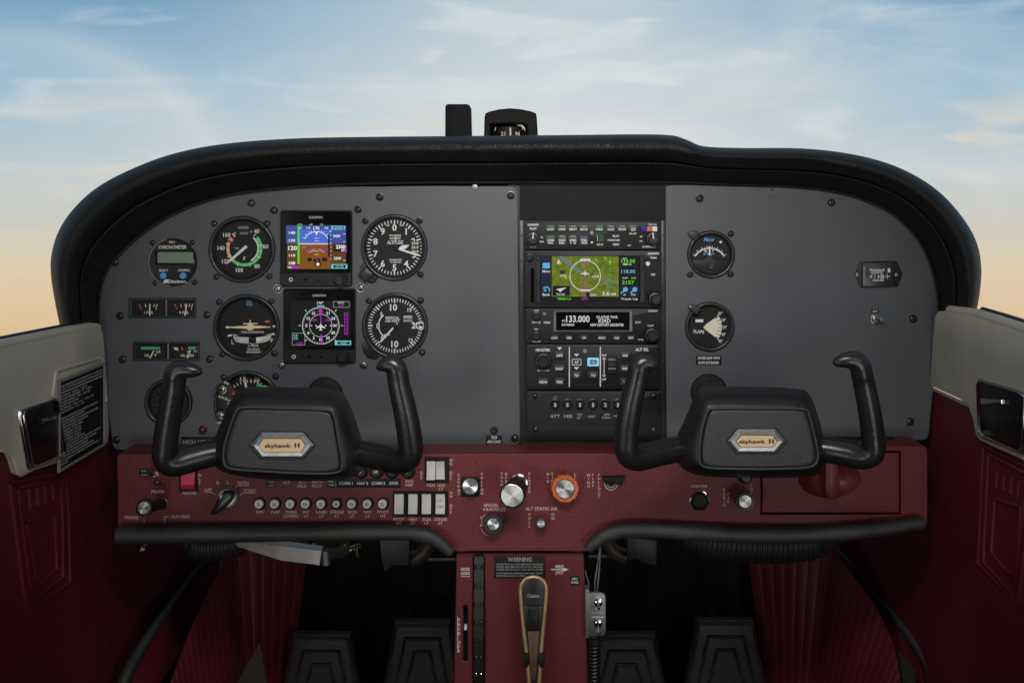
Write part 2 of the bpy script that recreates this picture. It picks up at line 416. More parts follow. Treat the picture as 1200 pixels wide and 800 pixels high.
    def tube(self, P, rad, n=12, flat=1.0, up=None, caps=True):
        """P world vectors, rad metres (number or list)"""
        P = [Vector(p) for p in P]; m = len(P)
        if not hasattr(rad, '__len__'): rad = [rad] * m
        T = [(P[min(i + 1, m - 1)] - P[max(i - 1, 0)]).normalized() for i in range(m)]
        ref = Vector(up) if up else Vector((0, -1, 0))
        if abs(T[0].dot(ref)) > 0.95: ref = Vector((0, 0, 1))
        u = (ref - T[0] * ref.dot(T[0])).normalized(); vs = []; fs = []
        for i in range(m):
            u = (u - T[i] * u.dot(T[i])).normalized(); w = T[i].cross(u)
            for k in range(n):
                a = 2 * math.pi * k / n
                vs.append(P[i] + (u * math.cos(a) * flat + w * math.sin(a)) * rad[i])
        for i in range(m - 1):
            for k in range(n):
                j = (k + 1) % n; fs.append((i * n + k, i * n + j, (i + 1) * n + j, (i + 1) * n + k))
        if caps: fs.append(tuple(range(n))[::-1]); fs.append(tuple((m - 1) * n + k for k in range(n)))
        return self.addW(vs, fs)
    def grid(self, rows):
        """rows of world points -> quad sheet"""
        n = len(rows[0]); vs = [p for r in rows for p in r]; fs = []
        for i in range(len(rows) - 1):
            for k in range(n - 1): fs.append((i * n + k, i * n + k + 1, (i + 1) * n + k + 1, (i + 1) * n + k))
        return self.addW(vs, fs)
    def loft(self, rings, cap0=True, cap1=True):
        n = len(rings[0]); vs = [p for r in rings for p in r]; fs = []
        for i in range(len(rings) - 1):
            for k in range(n):
                j = (k + 1) % n; fs.append((i * n + k, i * n + j, (i + 1) * n + j, (i + 1) * n + k))
        if cap0: fs.append(tuple(range(n))[::-1])
        if cap1: fs.append(tuple((len(rings) - 1) * n + k for k in range(n))); self.flat.add(len(self.f) + len(fs) - 1)
        return self.addW(vs, fs)
    def build(self, name, material, parent=None, kind=None, label=None, recalc=False, sharp=38, top=False, each=False):
        if each:
            r = None
            for k in range(len(self.cuts) - 1):
                q = MB(self.t); fs = self.f[self.cuts[k]:self.cuts[k + 1]]; ids = sorted({i for f_ in fs for i in f_}); ix = {v: n for n, v in enumerate(ids)}
                q.v = [self.v[i] for i in ids]; q.f = [tuple(ix[i] for i in f_) for f_ in fs]; r = q.build(name, material, parent, kind, label, recalc, sharp)
            return r
        org = self.t.o.location if (self.t and not top) else Vector((0, 0, 0))
        me = bpy.data.meshes.new(name)
        me.from_pydata([tuple(p - org) for p in self.v], [], self.f); me.update()
        if recalc:
            b = bmesh.new(); b.from_mesh(me); bmesh.ops.recalc_face_normals(b, faces=b.faces); b.to_mesh(me); b.free()
        me.polygons.foreach_set('use_smooth', [i not in self.flat for i in range(len(me.polygons))]); me.set_sharp_from_angle(angle=R(sharp))
        me.materials.append(M[material])
        o = bpy.data.objects.new(name, me); COL.objects.link(o)
        if not top: o.parent = parent if parent is not None else self.t.o
        if kind: o['kind'] = kind
        if label: o['label'] = label
        return o
def copy_thing(t, dx_, dz_, label, dy_=0.0):
    """a second instance: the empty, its parts and their sub-parts"""
    c = t.o.copy(); COL.objects.link(c); c.location = t.o.location + Vector((dx_, dy_, dz_)); c['label'] = label
    for ch in list(t.o.children):
        k = ch.copy(); COL.objects.link(k); k.parent = c
        for g in list(ch.children):
            q = g.copy(); COL.objects.link(q); q.parent = k
    return c
_screw = {}
def screw(t, px, py, r=4.6, material='screw_black', z=0.0):
    """a domed cross-head screw, mesh shared between alike screws"""
    k = (r, material, t.s, z)
    if k not in _screw:
        b = Thing('x', 'x', 'x', 0, 0, t.d); m = b.mb()
        m.lathe(0, 0, [(r * 1.25, z), (r * 1.25, z + 0.4), (r, z + 0.5), (r * 0.97, z + 1.2), (r * 0.72, z + 2.2), (r * 0.40, z + 2.55), (r * 0.34, z + 1.5), (0.01, z + 1.4)], 14, False)
        for a in (35, 125): m.line(*pol(0, 0, r * 0.62, a), *pol(0, 0, r * 0.62, a + 180), r * 0.22, z + 2.5)
        o = m.build('screw', material); me = o.data
        bpy.data.objects.remove(o); bpy.data.objects.remove(b.o); _screw[k] = me
    o = bpy.data.objects.new('screw', _screw[k]); COL.objects.link(o); o.parent = t.o
    o.location = t.map(px, -py, 0) - t.o.location
    return o
def plate_with_holes(t, outline, holes, z0, z1, name, material, bev=0.0):
    """flat sheet of metal with real openings"""
    loops = []
    for k, pts in enumerate([outline] + holes):
        p = [(x, -y) for x, y in pts]
        if (area2(p) < 0) == (k == 0): p = p[::-1]
        loops.append(p)
    m = t.mb(); ins = [inset(p, bev) if bev else p for p in loops]
    for L0, L1 in zip(loops, ins):
        n = len(L0); rings = [(L0, z0), (L0, z1 - bev)] + ([(inset(L0, bev * .3), z1 - bev * .3), (L1, z1)] if bev else [])
        vs = [(x, y, zz) for q, zz in rings for x, y in q]
        m.add(vs, [(r * n + i, r * n + (i + 1) % n, (r + 1) * n + (i + 1) % n, (r + 1) * n + i) for r in range(len(rings) - 1) for i in range(n)])
    for LL, zz in ((ins, z1), (loops, z0)):
        flat = [p for q in LL for p in q]
        tri = tessellate_polygon([[Vector((x, y, 0)) for x, y in q] for q in LL]); fs = []
        for q in tri:
            s = area2([flat[i] for i in q])
            if abs(s) > 1e-9: fs.append(tuple(q) if (s > 0) == (zz == z1) else tuple(q)[::-1])
        m._fl(len(fs)); m.add([(x, y, zz) for x, y in flat], fs)
    return m.build(name, material, sharp=30)
def circle(cx, cy, r, n=40): return [pol(cx, cy, r, 360 * i / n) for i in range(n)]
# ================================================================== cabin shell round the eye (roof, rear wall, floor)
def shell(name, boxes, material):
    m = MB()
    for (x0, y0, z0, x1, y1, z1) in boxes:
        v = [(x, y, z) for z in (z0, z1) for y in (y0, y1) for x in (x0, x1)]
        m.addW(v, [(0, 2, 3, 1), (4, 5, 7, 6), (0, 1, 5, 4), (2, 6, 7, 3), (0, 4, 6, 2), (1, 3, 7, 5)])
    return m.build(name, material, kind='structure', top=True)
shell('cabin_roof', [(-0.56, -2.7, 0.52, 0.57, -0.42, 0.55)], 'headliner')
shell('rear_bulkhead', [(-0.56, -2.74, -0.80, 0.57, -2.7, 0.55)], 'headliner')
shell('added_side_wall', [(-0.58, -2.7, -0.80, -0.545, -1.0, 0.55), (0.555, -2.7, -0.80, 0.59, -1.0, 0.55), (-0.58, -1.0, 0.44, -0.545, -0.42, 0.55), (0.555, -1.0, 0.44, 0.59, -0.42, 0.55)], 'headliner')  # unseen upper side walls, added to cut the sky light from the sides
shell('cabin_floor', [(-0.60, -2.7, -0.84, 0.61, 0.75, -0.80)], 'carpet_black')
shell('firewall', [(-0.60, 0.62, -0.80, 0.61, 0.66, 0.12)], 'carpet_black')

# windshield
t = Thing('windshield', 'clear curved acrylic windshield rising above the black glareshield', 'windshield'); m = t.mb()
rows = []
for i in range(9):
    u = i / 8; r = []
    for k in range(25):
        x = -0.66 + 1.32 * k / 24; q = abs(x) / 0.66
        b = Vector((x, 0.36 - 0.42 * q ** 3, 0.165 - 0.24 * q ** 4)); c = Vector((x * 0.86, -0.42, 0.515))
        p = b.lerp(c, u); p.z += 0.05 * math.sin(math.pi * u); r.append(p)
    rows.append(r)
m.grid(rows); m.build('pane', 'windshield_acrylic')

# ================================================================== glareshield
pairs = [((72, 390), (118, 390)), ((66, 362), (117, 366)), ((60, 326), (119, 342)), ((60, 300), (126, 320)), ((68, 272), (140, 301)), ((85, 246), (162, 280)), ((112, 221), (192, 259)), ((150, 200), (228, 242)),
         ((200, 181), (272, 229.5)), ((260, 169), (330, 222.5)), ((340, 162.5), (400, 218)), ((430, 160.5), (470, 216)), ((540, 159.5), (560, 215.5)), ((650, 158.5), (660, 215.5)), ((740, 157.5), (740, 215.5)),
         ((785, 158.5), (783, 215.5)), ((805, 164), (805, 215.5)), ((825, 171.5), (835, 216.5)), ((870, 173.5), (880, 218)), ((940, 174), (935, 220.5)), ((1000, 181), (980, 226.5)), ((1050, 195), (1015, 237)),
         ((1092, 218), (1048, 254)), ((1122, 247), (1075, 282)), ((1143, 280), (1090, 314)), ((1150, 312), (1097, 345)), ((1148, 345), (1098, 366)), ((1142, 374), (1098, 388))]
So = smooth2([p[0] for p in pairs], 5); Eo = smooth2([p[1] for p in pairs], 5)
t = Thing('glareshield', 'black padded vinyl glareshield arching over the whole instrument panel', 'glareshield', 610, 160, 0.05)
roll = [(0.0, .042), (.012, .056), (.045, .068), (.10, .078), (.17, .084), (.25, .086), (.33, .083), (.41, .075), (.48, .063), (.53, .050), (.555, .043)]
lip = [(.555, .0425), (.575, .0455), (.60, .0455), (.62, .042), (.72, .031), (.86, .017), (.945, .0085), (.965, .0050)]
edge = [(.955, .0075), (.97, .0085), (.99, .0065), (1.0, .0015)]
def sect(tab, far=False):
    rows = []
    for s, e in zip(So, Eo):
        r = []
        if far:
            p = W(*s, tab[0][1]); r += [p + Vector((0, .34, -.012)), p + Vector((0, .12, -.002)), p + Vector((0, .02, 0))]
        for q, d in tab:
            r.append(W(s[0] + (e[0] - s[0]) * q, s[1] + (e[1] - s[1]) * q, d))
        rows.append(r)
    return rows
m = t.mb(); m.grid(sect(roll, True)); m.build('padded_roll', 'coaming_vinyl', sharp=70)
m = t.mb(); m.grid(sect(lip)); m.build('inner_lip', 'coaming_vinyl', sharp=50)
m = t.mb(); m.grid(sect(edge)); m.build('edge_welt', 'rubber', sharp=70)
m = t.mb(); cxy = (608, 300); m.addW([W(s[0] + (e[0] - s[0]) * .8, s[1] + (e[1] - s[1]) * .8, -.012) for s, e in zip(So, Eo)] , [tuple(range(len(So)))]); m.build('back_plate', 'rough_black')
for px, py in ((905, 236), (1068, 258)):
    mm_ = t.mb(); mm_.lathe(0, 0, [(2.2, 0), (1.9, .9), (0.01, 1.2)], 10); o = mm_.build('trim_stud', 'screw_black'); o.location = W(px, py - 14, .03) - t.map(0, 0, 0)

# compass and camera-side pedestal on top of the glareshield
t = Thing('magnetic_compass', 'black arched magnetic compass with white lubber line, standing on the glareshield', 'compass', 598.5, 166, -0.05)
arch = [(567, 172), (568, 138), (569, 133.5), (573, 131.5), (585, 128.6), (598, 127.4), (611, 128.6), (624, 131.5), (628, 133.5), (629, 138), (631, 172)]
wina = [(575, 172), (575, 147), (576, 146.3), (578, 146), (587, 145.6), (598, 145.4), (608, 145.6), (614, 146), (616.5, 146.6), (617.5, 148), (618, 172)]
m = t.mb(); m.frame(arch, wina, -40, 6, 1.6); m.poly(arch, -44, -40); m.build('housing', 'compass_black', recalc=True)
m = t.mb()
for k in range(24):
    a0 = -70 + 140 * k / 24; a1 = -70 + 140 * (k + 1) / 24
    x0, x1 = 597 + 22 * math.sin(R(a0)), 597 + 22 * math.sin(R(a1)); z0, z1 = -26 + 20 * math.cos(R(a0)), -26 + 20 * math.cos(R(a1))
    m.add([(x0, -148, z0), (x1, -148, z1), (x1, -172, z1), (x0, -172, z0)], [(0, 1, 2, 3)])
card = m.build('compass_card', 'dial_face', recalc=True)
m = t.mb(); m.text('21', 589.5, 156.5, 4.6, -4.6); m.text('N', 606.5, 156.5, 4.6, -4.6); m.line(581, 149, 579.5, 153, .9, -4.8); m.line(611, 148, 613, 152, 1.0, -4.6); m.build('card_numerals', 'print_cream', card)
m = t.mb(); m.rect(597.2, 149.5, 599, 170, -2.5, -1.6); m.build('lubber_line', 'print_white')
m = t.mb(); m.poly([(605, 146.5), (612, 146.6), (615, 149.5), (615.6, 154), (613.5, 150.5), (610.5, 148.2)], -1.0, -.2); m.build('lens_edge', 'print_cream')

t = Thing('sensor_block', 'plain black upright block left of the compass on the glareshield, ribbed with chevrons', 'device', 537, 166, -0.05)
m = t.mb(); m.poly([(521.8, 174), (522, 125.5), (523, 123.3), (525, 122.4), (547, 122.4), (550, 123.4), (551.2, 126), (552.3, 174)], -30, 4, 1.4); m.build('body', 'compass_black', recalc=True)
m = t.mb(); m.poly(rr(536.5, 146, 22, 44, 2), 4, 4.6, .3); m.build('front_plate', 'compass_black')
m = t.mb()
for k in range(6):
    y = 128 + k * 5
    for sx in (-1, 1): m.poly([(536.5, y + 4.5), (536.5 + sx * 8, y), (536.5 + sx * 8, y + 1.4), (536.5, y + 5.9)], 4.6, 5.4)
m.build('chevron', 'compass_black', recalc=True)

# ================================================================== grey instrument panels
left_holes = []
t = Thing('instrument_panel', 'large grey metal instrument panel on the pilot side, left of the radio stack', 'panel', 370, 526, 0.0); PL = t
E_left = [p for p in Eo if p[0] < 520]
def grow(pts, c, k): return [(c[0] + (x - c[0]) * k, c[1] + (y - c[1]) * k) for x, y in pts]
top_edge = [(x - 3.0 * max(0, min(1, (330 - x) / 60)), y - 2.5 * max(0, min(1, (380 - x) / 60)) + 2.2 * max(0, min(1, (x - 380) / 60))) for x, y in E_left]
outl = [(139, 527), (134, 525), (132, 520), (126, 470), (116.5, 405)] + top_edge + [(596, 218.2), (601, 218.8), (605, 221.5), (606.5, 226), (607, 300), (609.3, 512), (608.6, 518), (605, 521.5), (600, 522.4)]
HL = [(284, 292, 36), (289.3, 383.4, 36.5), (462.3, 290, 36.6), (463.2, 381.4, 36.2), (290, 473, 37), (198, 471, 26)]
plate_with_holes(t, outl, [circle(*h) for h in HL] + [box2(335, 250, 408, 334), box2(338, 342, 412, 422), box2(154, 352, 228, 370), box2(158.5, 403, 232, 420)], -2.2, 0, 'panel_sheet', 'panel_paint', 0.5)
for p in ((294.5, 238), (445, 231), (321, 246.5), (419.5, 245.5), (135, 307.5), (141, 370), (144, 421), (243, 369), (246.5, 420.5), (325.5, 338.5, 's'), (422.5, 337, 's'), (330, 427.5, 's'), (426, 427, 's'),
          (251, 262), (313, 262), (254, 324.5), (315.5, 324), (257, 354), (318, 353.4), (261, 415), (321.5, 414), (262.5, 442), (323, 441), (428, 259), (491.5, 258.5), (492.5, 321.5), (432, 353), (493, 352), (494.5, 413),
          (598.5, 229), (603.5, 513.5), (137, 515), (179, 284.5), (225.5, 284), (182, 331.5), (228.5, 331)):
    small = (p[0] in (251, 313, 254, 315.5, 257, 318, 261, 321.5, 262.5, 323, 428, 491.5, 492.5, 432, 493, 494.5))
    screw(t, p[0], p[1], 4.2 if len(p) == 3 else (3.4 if small else (2.9 if p[0] in (179, 225.5, 182, 228.5) else 4.0)), 'screw_steel' if len(p) == 3 else 'screw_black')
m = t.mb(); m.lathe(556.5, 219.5, [(4, -3), (4, 0.5), (3.4, 1.6), (0.01, 2)], 14); m.build('rivet', 'grey_metal')

t = Thing('instrument_panel', 'grey metal instrument panel on the passenger side, right of the radio stack', 'panel', 930, 518, 0.0); PR = t
E_right = [p for p in Eo if p[0] > 800]
te = [(x + 3.0 * max(0, min(1, (x - 990) / 60)), y - 2.5 * max(0, min(1, (x - 990) / 60)) + 1.2 * max(0, min(1, (900 - x) / 60))) for x, y in E_right]
outl = [(781.5, 519), (780.2, 400), (780, 222), (781.5, 218), (786, 217)] + te + [(1098, 400), (1095.5, 440), (1092, 470), (1088.5, 508), (1086, 513.5), (1080, 515.5)]
plate_with_holes(t, outl, [circle(833, 298, 26), circle(831.5, 382.5, 26)], -2.2, 0, 'panel_sheet', 'panel_paint', 0.5)
for p in ((820, 232.5), (974, 237.5), (1070, 373.5), (1066, 494), (856.5, 274), (809, 322), (856, 321.5)):
    screw(t, p[0], p[1], 4.2 if p[0] not in (856.5, 809, 856) else 3.4)

t = Thing('radio_rack', 'black rough-finished rack plate behind the stack of radios', 'panel', 694, 522, -0.003); RK = t
m = t.mb(); m.rect(596, 213, 790, 526, -3, -0.5); m.build('back_plate', 'plastic_black')
m = t.mb(); m.poly(box2(609, 217.5, 779.5, 258.5), -0.5, 0.9, .5); m.build('cover_plate', 'rough_black')
m = t.mb(); m.rect(608.5, 258, 613.6, 521, -.5, 2.6, .5); m.build('side_rail', 'plastic_black'); m = t.mb(); m.rect(774.6, 258, 779.4, 521, -.5, 2.6, .5); m.build('side_rail', 'plastic_black')
m = t.mb()
for k in range(9):
    for x in (611, 777): m.lathe(x, 276 + k * 29.5, [(1.3, 2.6), (1.1, 3.1), (0.01, 3.3)], 8)
m.build('rail_screw', 'plastic_black', each=True)

# ================================================================== red switch panel below
t = Thing('lower_dashboard', 'dark red textured lower panel carrying switches and knobs', 'dashboard', 610, 650, 0.05); SP = t
outl = [(140, 531.6), (760, 531.6), (880, 526.5), (1081, 522.5), (1085, 523.5), (1087, 527), (1087, 612), (1040, 620), (960, 628), (820, 626), (730, 622), (712, 628), (700, 637), (694, 644), (689, 645.5), (530, 645.5), (524, 644), (512, 633), (495, 627), (138, 626), (137, 536), (138, 532.6)]
def holed(t, outl, holes, z0, z1, name, material, bev): return plate_with_holes(t, outl, holes, z0, z1, name, material, bev)
hole = box2(891.5, 528.5, 1056, 602.5)
holed(t, outl, [hole], -6, 0, 'panel_face', 'red_paint', 1.0)
plate_with_holes(t, outl, [hole], -52, -6.2, 'panel_body', 'red_smooth', 0)
m = t.mb(); m.rect(885, 520, 1062, 610, -40, -39); m.build('hole_liner', 'placard_black')
def red_print(t, items, material='print_pink', z=0.35):
    for it in items:
        m = t.mb()
        if it[0] == 'L' and len(it) == 5: m.line(it[1], it[2], it[3], it[4], it[5] if len(it) > 5 else 0.7, z)
        elif it[0] == 'A': m.arc(*it[1:6], 0.7, z)
        elif it[0] == 'V':
            for k, ch in enumerate(it[1]): m.text(ch, it[2], it[3] + k * it[4], it[5] if len(it) > 5 else 3.4, z)
        else: m.text(it[0], it[1], it[2], it[3] if len(it) > 3 else 3.6, z, it[4] if len(it) > 4 else None)
        m.build('lettering', material)
red_print(t, [('PRIMER', 185.4, 575.6, 3.4), ('PHONE', 154.4, 606, 3.6, 16), ('AUX MIKE', 211.5, 604.8, 3.4, 22), ('L', 169, 608, 169, 613.5), ('L', 193, 604.8, 193, 613), ('L', 193, 604.8, 199, 604.8),
              ('MASTER', 222.4, 577.2, 3.4, 17), ('OFF', 244, 573.4, 3.4), ('R', 255.6, 565.4, 4), ('L', 267.4, 564.5, 4), ('BOTH', 285, 565.6, 3.6, 13), ('START', 293, 574.4, 3.6, 15),
              ('L', 240, 576.2, 248.5, 576.2), ('L', 248.5, 576.2, 252.5, 579), ('L', 277.5, 568.6, 292, 568.6), ('L', 277.5, 568.6, 274.8, 573), ('L', 285.5, 577.2, 300.5, 577.2), ('L', 285.5, 577.2, 280.5, 580.6),
              ('ALT', 335.6, 565, 3.4), ('ALT', 354, 564.4, 3.2), ('FIELD', 354, 569.2, 3.2), ('AUTO', 371.6, 564, 3.2), ('PILOT', 371.6, 569, 3.2), ('AVN', 479.4, 563.4, 3.4), ('AMP', 479.4, 567.8, 3.4),
              ('INST', 305, 599.4, 3.4), ('FLAP', 323, 599.4, 3.4), ('TURN', 341, 599.4, 3.4), ('COORD', 341, 604.2, 3.4), ('INT', 359, 599.4, 3.4), ('LT', 359, 604.2, 3.4), ('LAND', 377, 599.4, 3.4), ('LT', 377, 604.2, 3.4),
              ('STROBE', 395, 599.4, 3.4, 16), ('LT', 395, 604.2, 3.4), ('BCN', 413, 599.4, 3.4), ('LT', 413, 604.2, 3.4), ('NAV', 431, 599.4, 3.4), ('LT', 431, 604.2, 3.4), ('PITOT', 449, 599.4, 3.4), ('HT', 449, 604.2, 3.4),
              ('PITOT', 467.5, 608, 3.3), ('HT', 467.5, 612.4, 3.3), ('NAV', 484, 608, 3.3), ('LT', 484, 612.4, 3.3), ('BCN', 500, 608, 3.3), ('LT', 500, 612.4, 3.3), ('STROBE', 516.4, 608, 3.3, 15), ('LT', 516.4, 612.4, 3.3),
              ('TAXI', 504.5, 568, 3.3), ('LDG', 517, 568, 3.3), ('LT', 517, 572.4, 3.3), ('V', 'OFF', 494, 553, 3.6, 3.2), ('V', 'ON', 528.5, 539, 4.2, 3.2), ('V', 'OFF', 528.5, 553, 3.8, 3.2), ('V', 'ON', 528.5, 577, 4.2, 3.2), ('V', 'OFF', 528.5, 592, 3.8, 3.2),
              ('V', 'CARB', 537.6, 556, 4.4, 3.0), ('V', 'HEAT', 537.6, 574, 4.4, 3.0) if False else ('V', 'HT', 537.6, 574, 4.4, 3.0), ('V', 'PULL', 564.8, 555, 4.4, 3.0), ('V', 'ON', 564.8, 573.5, 4.2, 3.0),
              ('V', 'PUSH', 588, 554.6, 4.3, 3.0), ('V', 'OPEN', 593.2, 555, 4.3, 3.0), ('V', 'CLOSED', 620.4, 554.6, 4.2, 3.0), ('V', 'MIX', 642, 555, 4.3, 3.0), ('V', 'RICH', 647.4, 554.6, 4.3, 3.0), ('V', 'LEAN', 674, 555, 4.3, 3.0),
              ('V', 'WING', 689.6, 556.4, 4.3, 3.0), ('V', 'FLAP', 695, 556, 4.3, 3.0), ('V', 'PULLOUT', 702, 556, 4.2, 3.0),
              ('PANEL', 577, 591.6, 3.6), ('RADIO LT', 581, 596.4, 3.6), ('A', 568.2, 591.6, 1.0, 0, 360), ('A', 567.4, 596.4, 1.0, 0, 360), ('V', 'DIM', 564.3, 606, 4.4, 3.0), ('A', 578, 614, 14.8, 205, 250), ('A', 578, 614, 14.8, 292, 320),
              ('ALT STATIC AIR', 634.6, 595.6, 3.5, 38), ('V', 'PULL', 620.6, 602.4, 4.5, 3.2), ('V', 'ON', 648, 602.4, 4.6, 3.2),
              ('LIGHTER', 819.6, 569.2, 3.2, 19), ('V', 'CABIN', 848.6, 573.6, 4.5, 3.2), ('V', 'AIR', 853.6, 578, 4.5, 3.2), ('V', 'PULL', 880.6, 568.8, 4.3, 3.0)])
# glove box door: its own thing, closed
g = Thing('glovebox_door', 'dark red glove box door with moulded finger latch, closed', 'glove box', 973.5, 602, 0.05)
cx, cy, rx, ry = 973.0, 561.5, 36.5, 21.5
ell = [(cx + rx * math.cos(R(a)), cy + ry * math.sin(R(a))) for a in range(0, 360, 10)]
plate_with_holes(g, box2(893.5, 530.5, 1054, 600.5), [ell], -6, -0.4, 'door_skin', 'red_paint', 1.0)
m = g.mb(); n = 36
m.loft([[g.map(cx + (x - cx) * k, -(cy + (y - cy) * k), z) for x, y in ell] for k, z in ((1.0, -.6), (.97, -1.8), (.86, -6), (.7, -10.5), (.5, -14), (.3, -16), (.12, -16.6))], False, True)
m.build('latch_bowl', 'red_smooth', recalc=True)
m = g.mb(); fin = [(966, 541), (980, 541), (982, 552), (982.5, 572), (980, 583), (968, 583), (965.5, 572), (965.5, 552)]
m.poly(fin, -15, 7, 2.4); m.build('latch_fin', 'red_smooth')
m = g.mb(); m.rect(969.4, 543, 970.8, 581, 7, 8.2, .4); m.build('latch_ridge', 'red_smooth')

# black rubber edge rolls under the red panel
def edge_roll(label, pts, rads):
    t = Thing('edge_roll', label, 'padding', pts[0][0], pts[0][1], 0.065, 'black rubber edge rolls under the red panel')
    P = smooth_path([W(x, y, 0.062) for x, y in pts], 6); n = len(P)
    rr_ = []
    for i in range(n):
        u = i / 6; k = min(int(u), len(rads) - 2); rr_.append((rads[k] + (rads[k + 1] - rads[k]) * (u - k)) * 0.00095)
    rr_[-1] *= .9
    m = t.mb(); m.tube(P, rr_, 16); m.build('roll', 'rubber', sharp=60)
edge_roll('long black rubber edge roll under the left half of the red panel', [(138, 627), (200, 626), (330, 624.5), (440, 623.5), (480, 624), (502, 628), (517, 636.5), (529, 648)], [10.5, 10.5, 9.5, 9, 9, 9, 8, 6])
edge_roll('black rubber edge roll under the right half and glove box', [(689, 643), (699, 634), (716, 624.5), (745, 620.5), (820, 624), (890, 627), (960, 626), (1020, 621), (1083, 612.5)], [6, 8, 9, 9, 9.5, 10, 9.5, 9, 7.5])

# ================================================================== pedestal
t = Thing('centre_pedestal', 'narrow dark red centre pedestal below the switch panel', 'pedestal', 610, 830, 0.04); PD = t
m = t.mb(); outl = [(537, 647.5), (682, 647.5), (684, 649.5), (687, 720), (690.5, 840), (531.5, 840), (533.5, 720), (535, 649.5)]
plate_with_holes(t, outl, [rr(561, 760, 14, 222, 6.5), rr(545.6, 742, 5.2, 66, 2.5)], -3, 0, 'front_plate', 'red_smooth', 1.2)
m.poly(outl, -260, -40); m.build('body', 'red_smooth')
m = t.mb(); m.rect(553, 650, 569, 845, -36, -35); m.rect(542, 706, 549, 778, -12, -11); m.build('slot_liner', 'placard_black')
m = t.mb(); m.text('NOSE', 545.3, 666.4, 3.6, .3, 10); m.text('DOWN', 545.3, 671.4, 3.6, .3, 10); m.line(540, 675, 551, 675, .6, .3); m.build('lettering', 'print_white'); m = t.mb()
for k, ch in enumerate('TAKE OFF'): m.text(ch, 538, 726 + k * 5.2, 3.4, .3)
m.line(536.4, 722, 536.4, 764, .8, .3)
m.build('lettering', 'print_white'); m = t.mb(); m.text('MIKE', 655.6, 663.4, 3.8, .3, 9.5); m.text('JACK', 655.6, 670, 3.8, .3, 9.5); m.poly([(646, 666.1), (660, 666.1), (660, 664.4), (666.5, 666.8), (660, 669.2), (660, 667.4), (646, 667.4)], .3); m.build('lettering', 'print_white')
m = t.mb(); m.poly(rr(545.6, 735, 3.6, 5, 1.2), -6, 1.5, .6); m.build('trim_pointer', 'print_white')
for x, y, w, h, rows in ((609, 664, 60, 26, None), (673.6, 679.6, 11, 11, ('MIC', 'POWER'))):
    m = t.mb(); m.poly(box2(x - w / 2, y - h / 2, x + w / 2, y + h / 2), 0, .5, .1); pl = m.build('placard', 'placard_black')
    m = t.mb()
    if rows: m.text(rows[0], x, y - 2, 2.8, .6); m.text(rows[1], x, y + 2.2, 2.8, .6, 8.6)
    else:
        m.text('WARNING', x, 654.8, 5, .6, 28)
        for k, s in enumerate(('ASSURE THAT ALL CONTAMINANTS INCLUDING', 'WATER ARE REMOVED FROM FUEL AND FUEL', 'SYSTEM BEFORE FLIGHT. FAILURE TO ASSURE', 'CONTAMINANT FREE FUEL AND HEED SAFETY', 'INSTRUCTIONS CAN RESULT IN ACCIDENT')):
            m.text(s, 581.5, 660.6 + k * 3.1 + (1.2 if k > 2 else 0), 1.9, .6, 55 if k != 4 else 34, 'l')
    m.build('lettering', 'print_grey' if not rows else 'print_white', pl)
# trim wheel in its slot
t = Thing('trim_wheel', 'black knurled elevator trim wheel set in the pedestal slot', 'wheel', 561, 830, 0.04)
C0 = W(561, 742, .045); C0.y = .205; RW = 0.252
prof = [(-.0062, RW - .006), (-.0056, RW), (-.004, RW + .0012), (.004, RW + .0012), (.0056, RW), (.0062, RW - .006)]
m = t.mb(); nn = 160
for i in range(nn):
    a = 2 * math.pi * i / nn; m.v += [C0 + Vector((x, -r * math.cos(a), r * math.sin(a))) for x, r in prof]
for i in range(nn):
    j = (i + 1) % nn
    for k in range(5): m.f.append((i * 6 + k, i * 6 + k + 1, j * 6 + k + 1, j * 6 + k))
    m.f.append((i * 6 + 5, i * 6, j * 6, j * 6 + 5))
rim = m.build('rim', 'plastic_black', recalc=True)
for i in range(-6, 7):
    a = R(i * 4.5 + 1); c = C0 + Vector((0, -math.cos(a), math.sin(a))) * (RW + .0022); tg_ = Vector((0, math.sin(a), math.cos(a))); nr = Vector((0, -math.cos(a), math.sin(a)))
    m = t.mb()
    vs = [c + tg_ * u * .0070 + Vector((v * .0055, 0, 0)) + nr * (w - .5) * .0022 for w in (0, 1) for u in (-1, 1) for v in (-1, 1)]
    m.addW(vs, [(0, 1, 3, 2), (4, 6, 7, 5), (0, 4, 5, 1), (2, 3, 7, 6), (0, 2, 6, 4), (1, 5, 7, 3)]); g_ = m.build('tread_block', 'hub_black', recalc=True)
    m = t.mb()
    for v in (-.0028, .0028):
        b = C0 + Vector((v, -math.cos(a + .08), math.sin(a + .08))) ; b = C0 + Vector((v, 0, 0)) + Vector((0, -math.cos(a + .039), math.sin(a + .039))) * (RW + .0016)
        m.tube([b - nr * .002, b + nr * .0008, b + nr * .0016], [.0012, .0012, .0005], 8)
    m.build('stud', 'chrome', recalc=True)
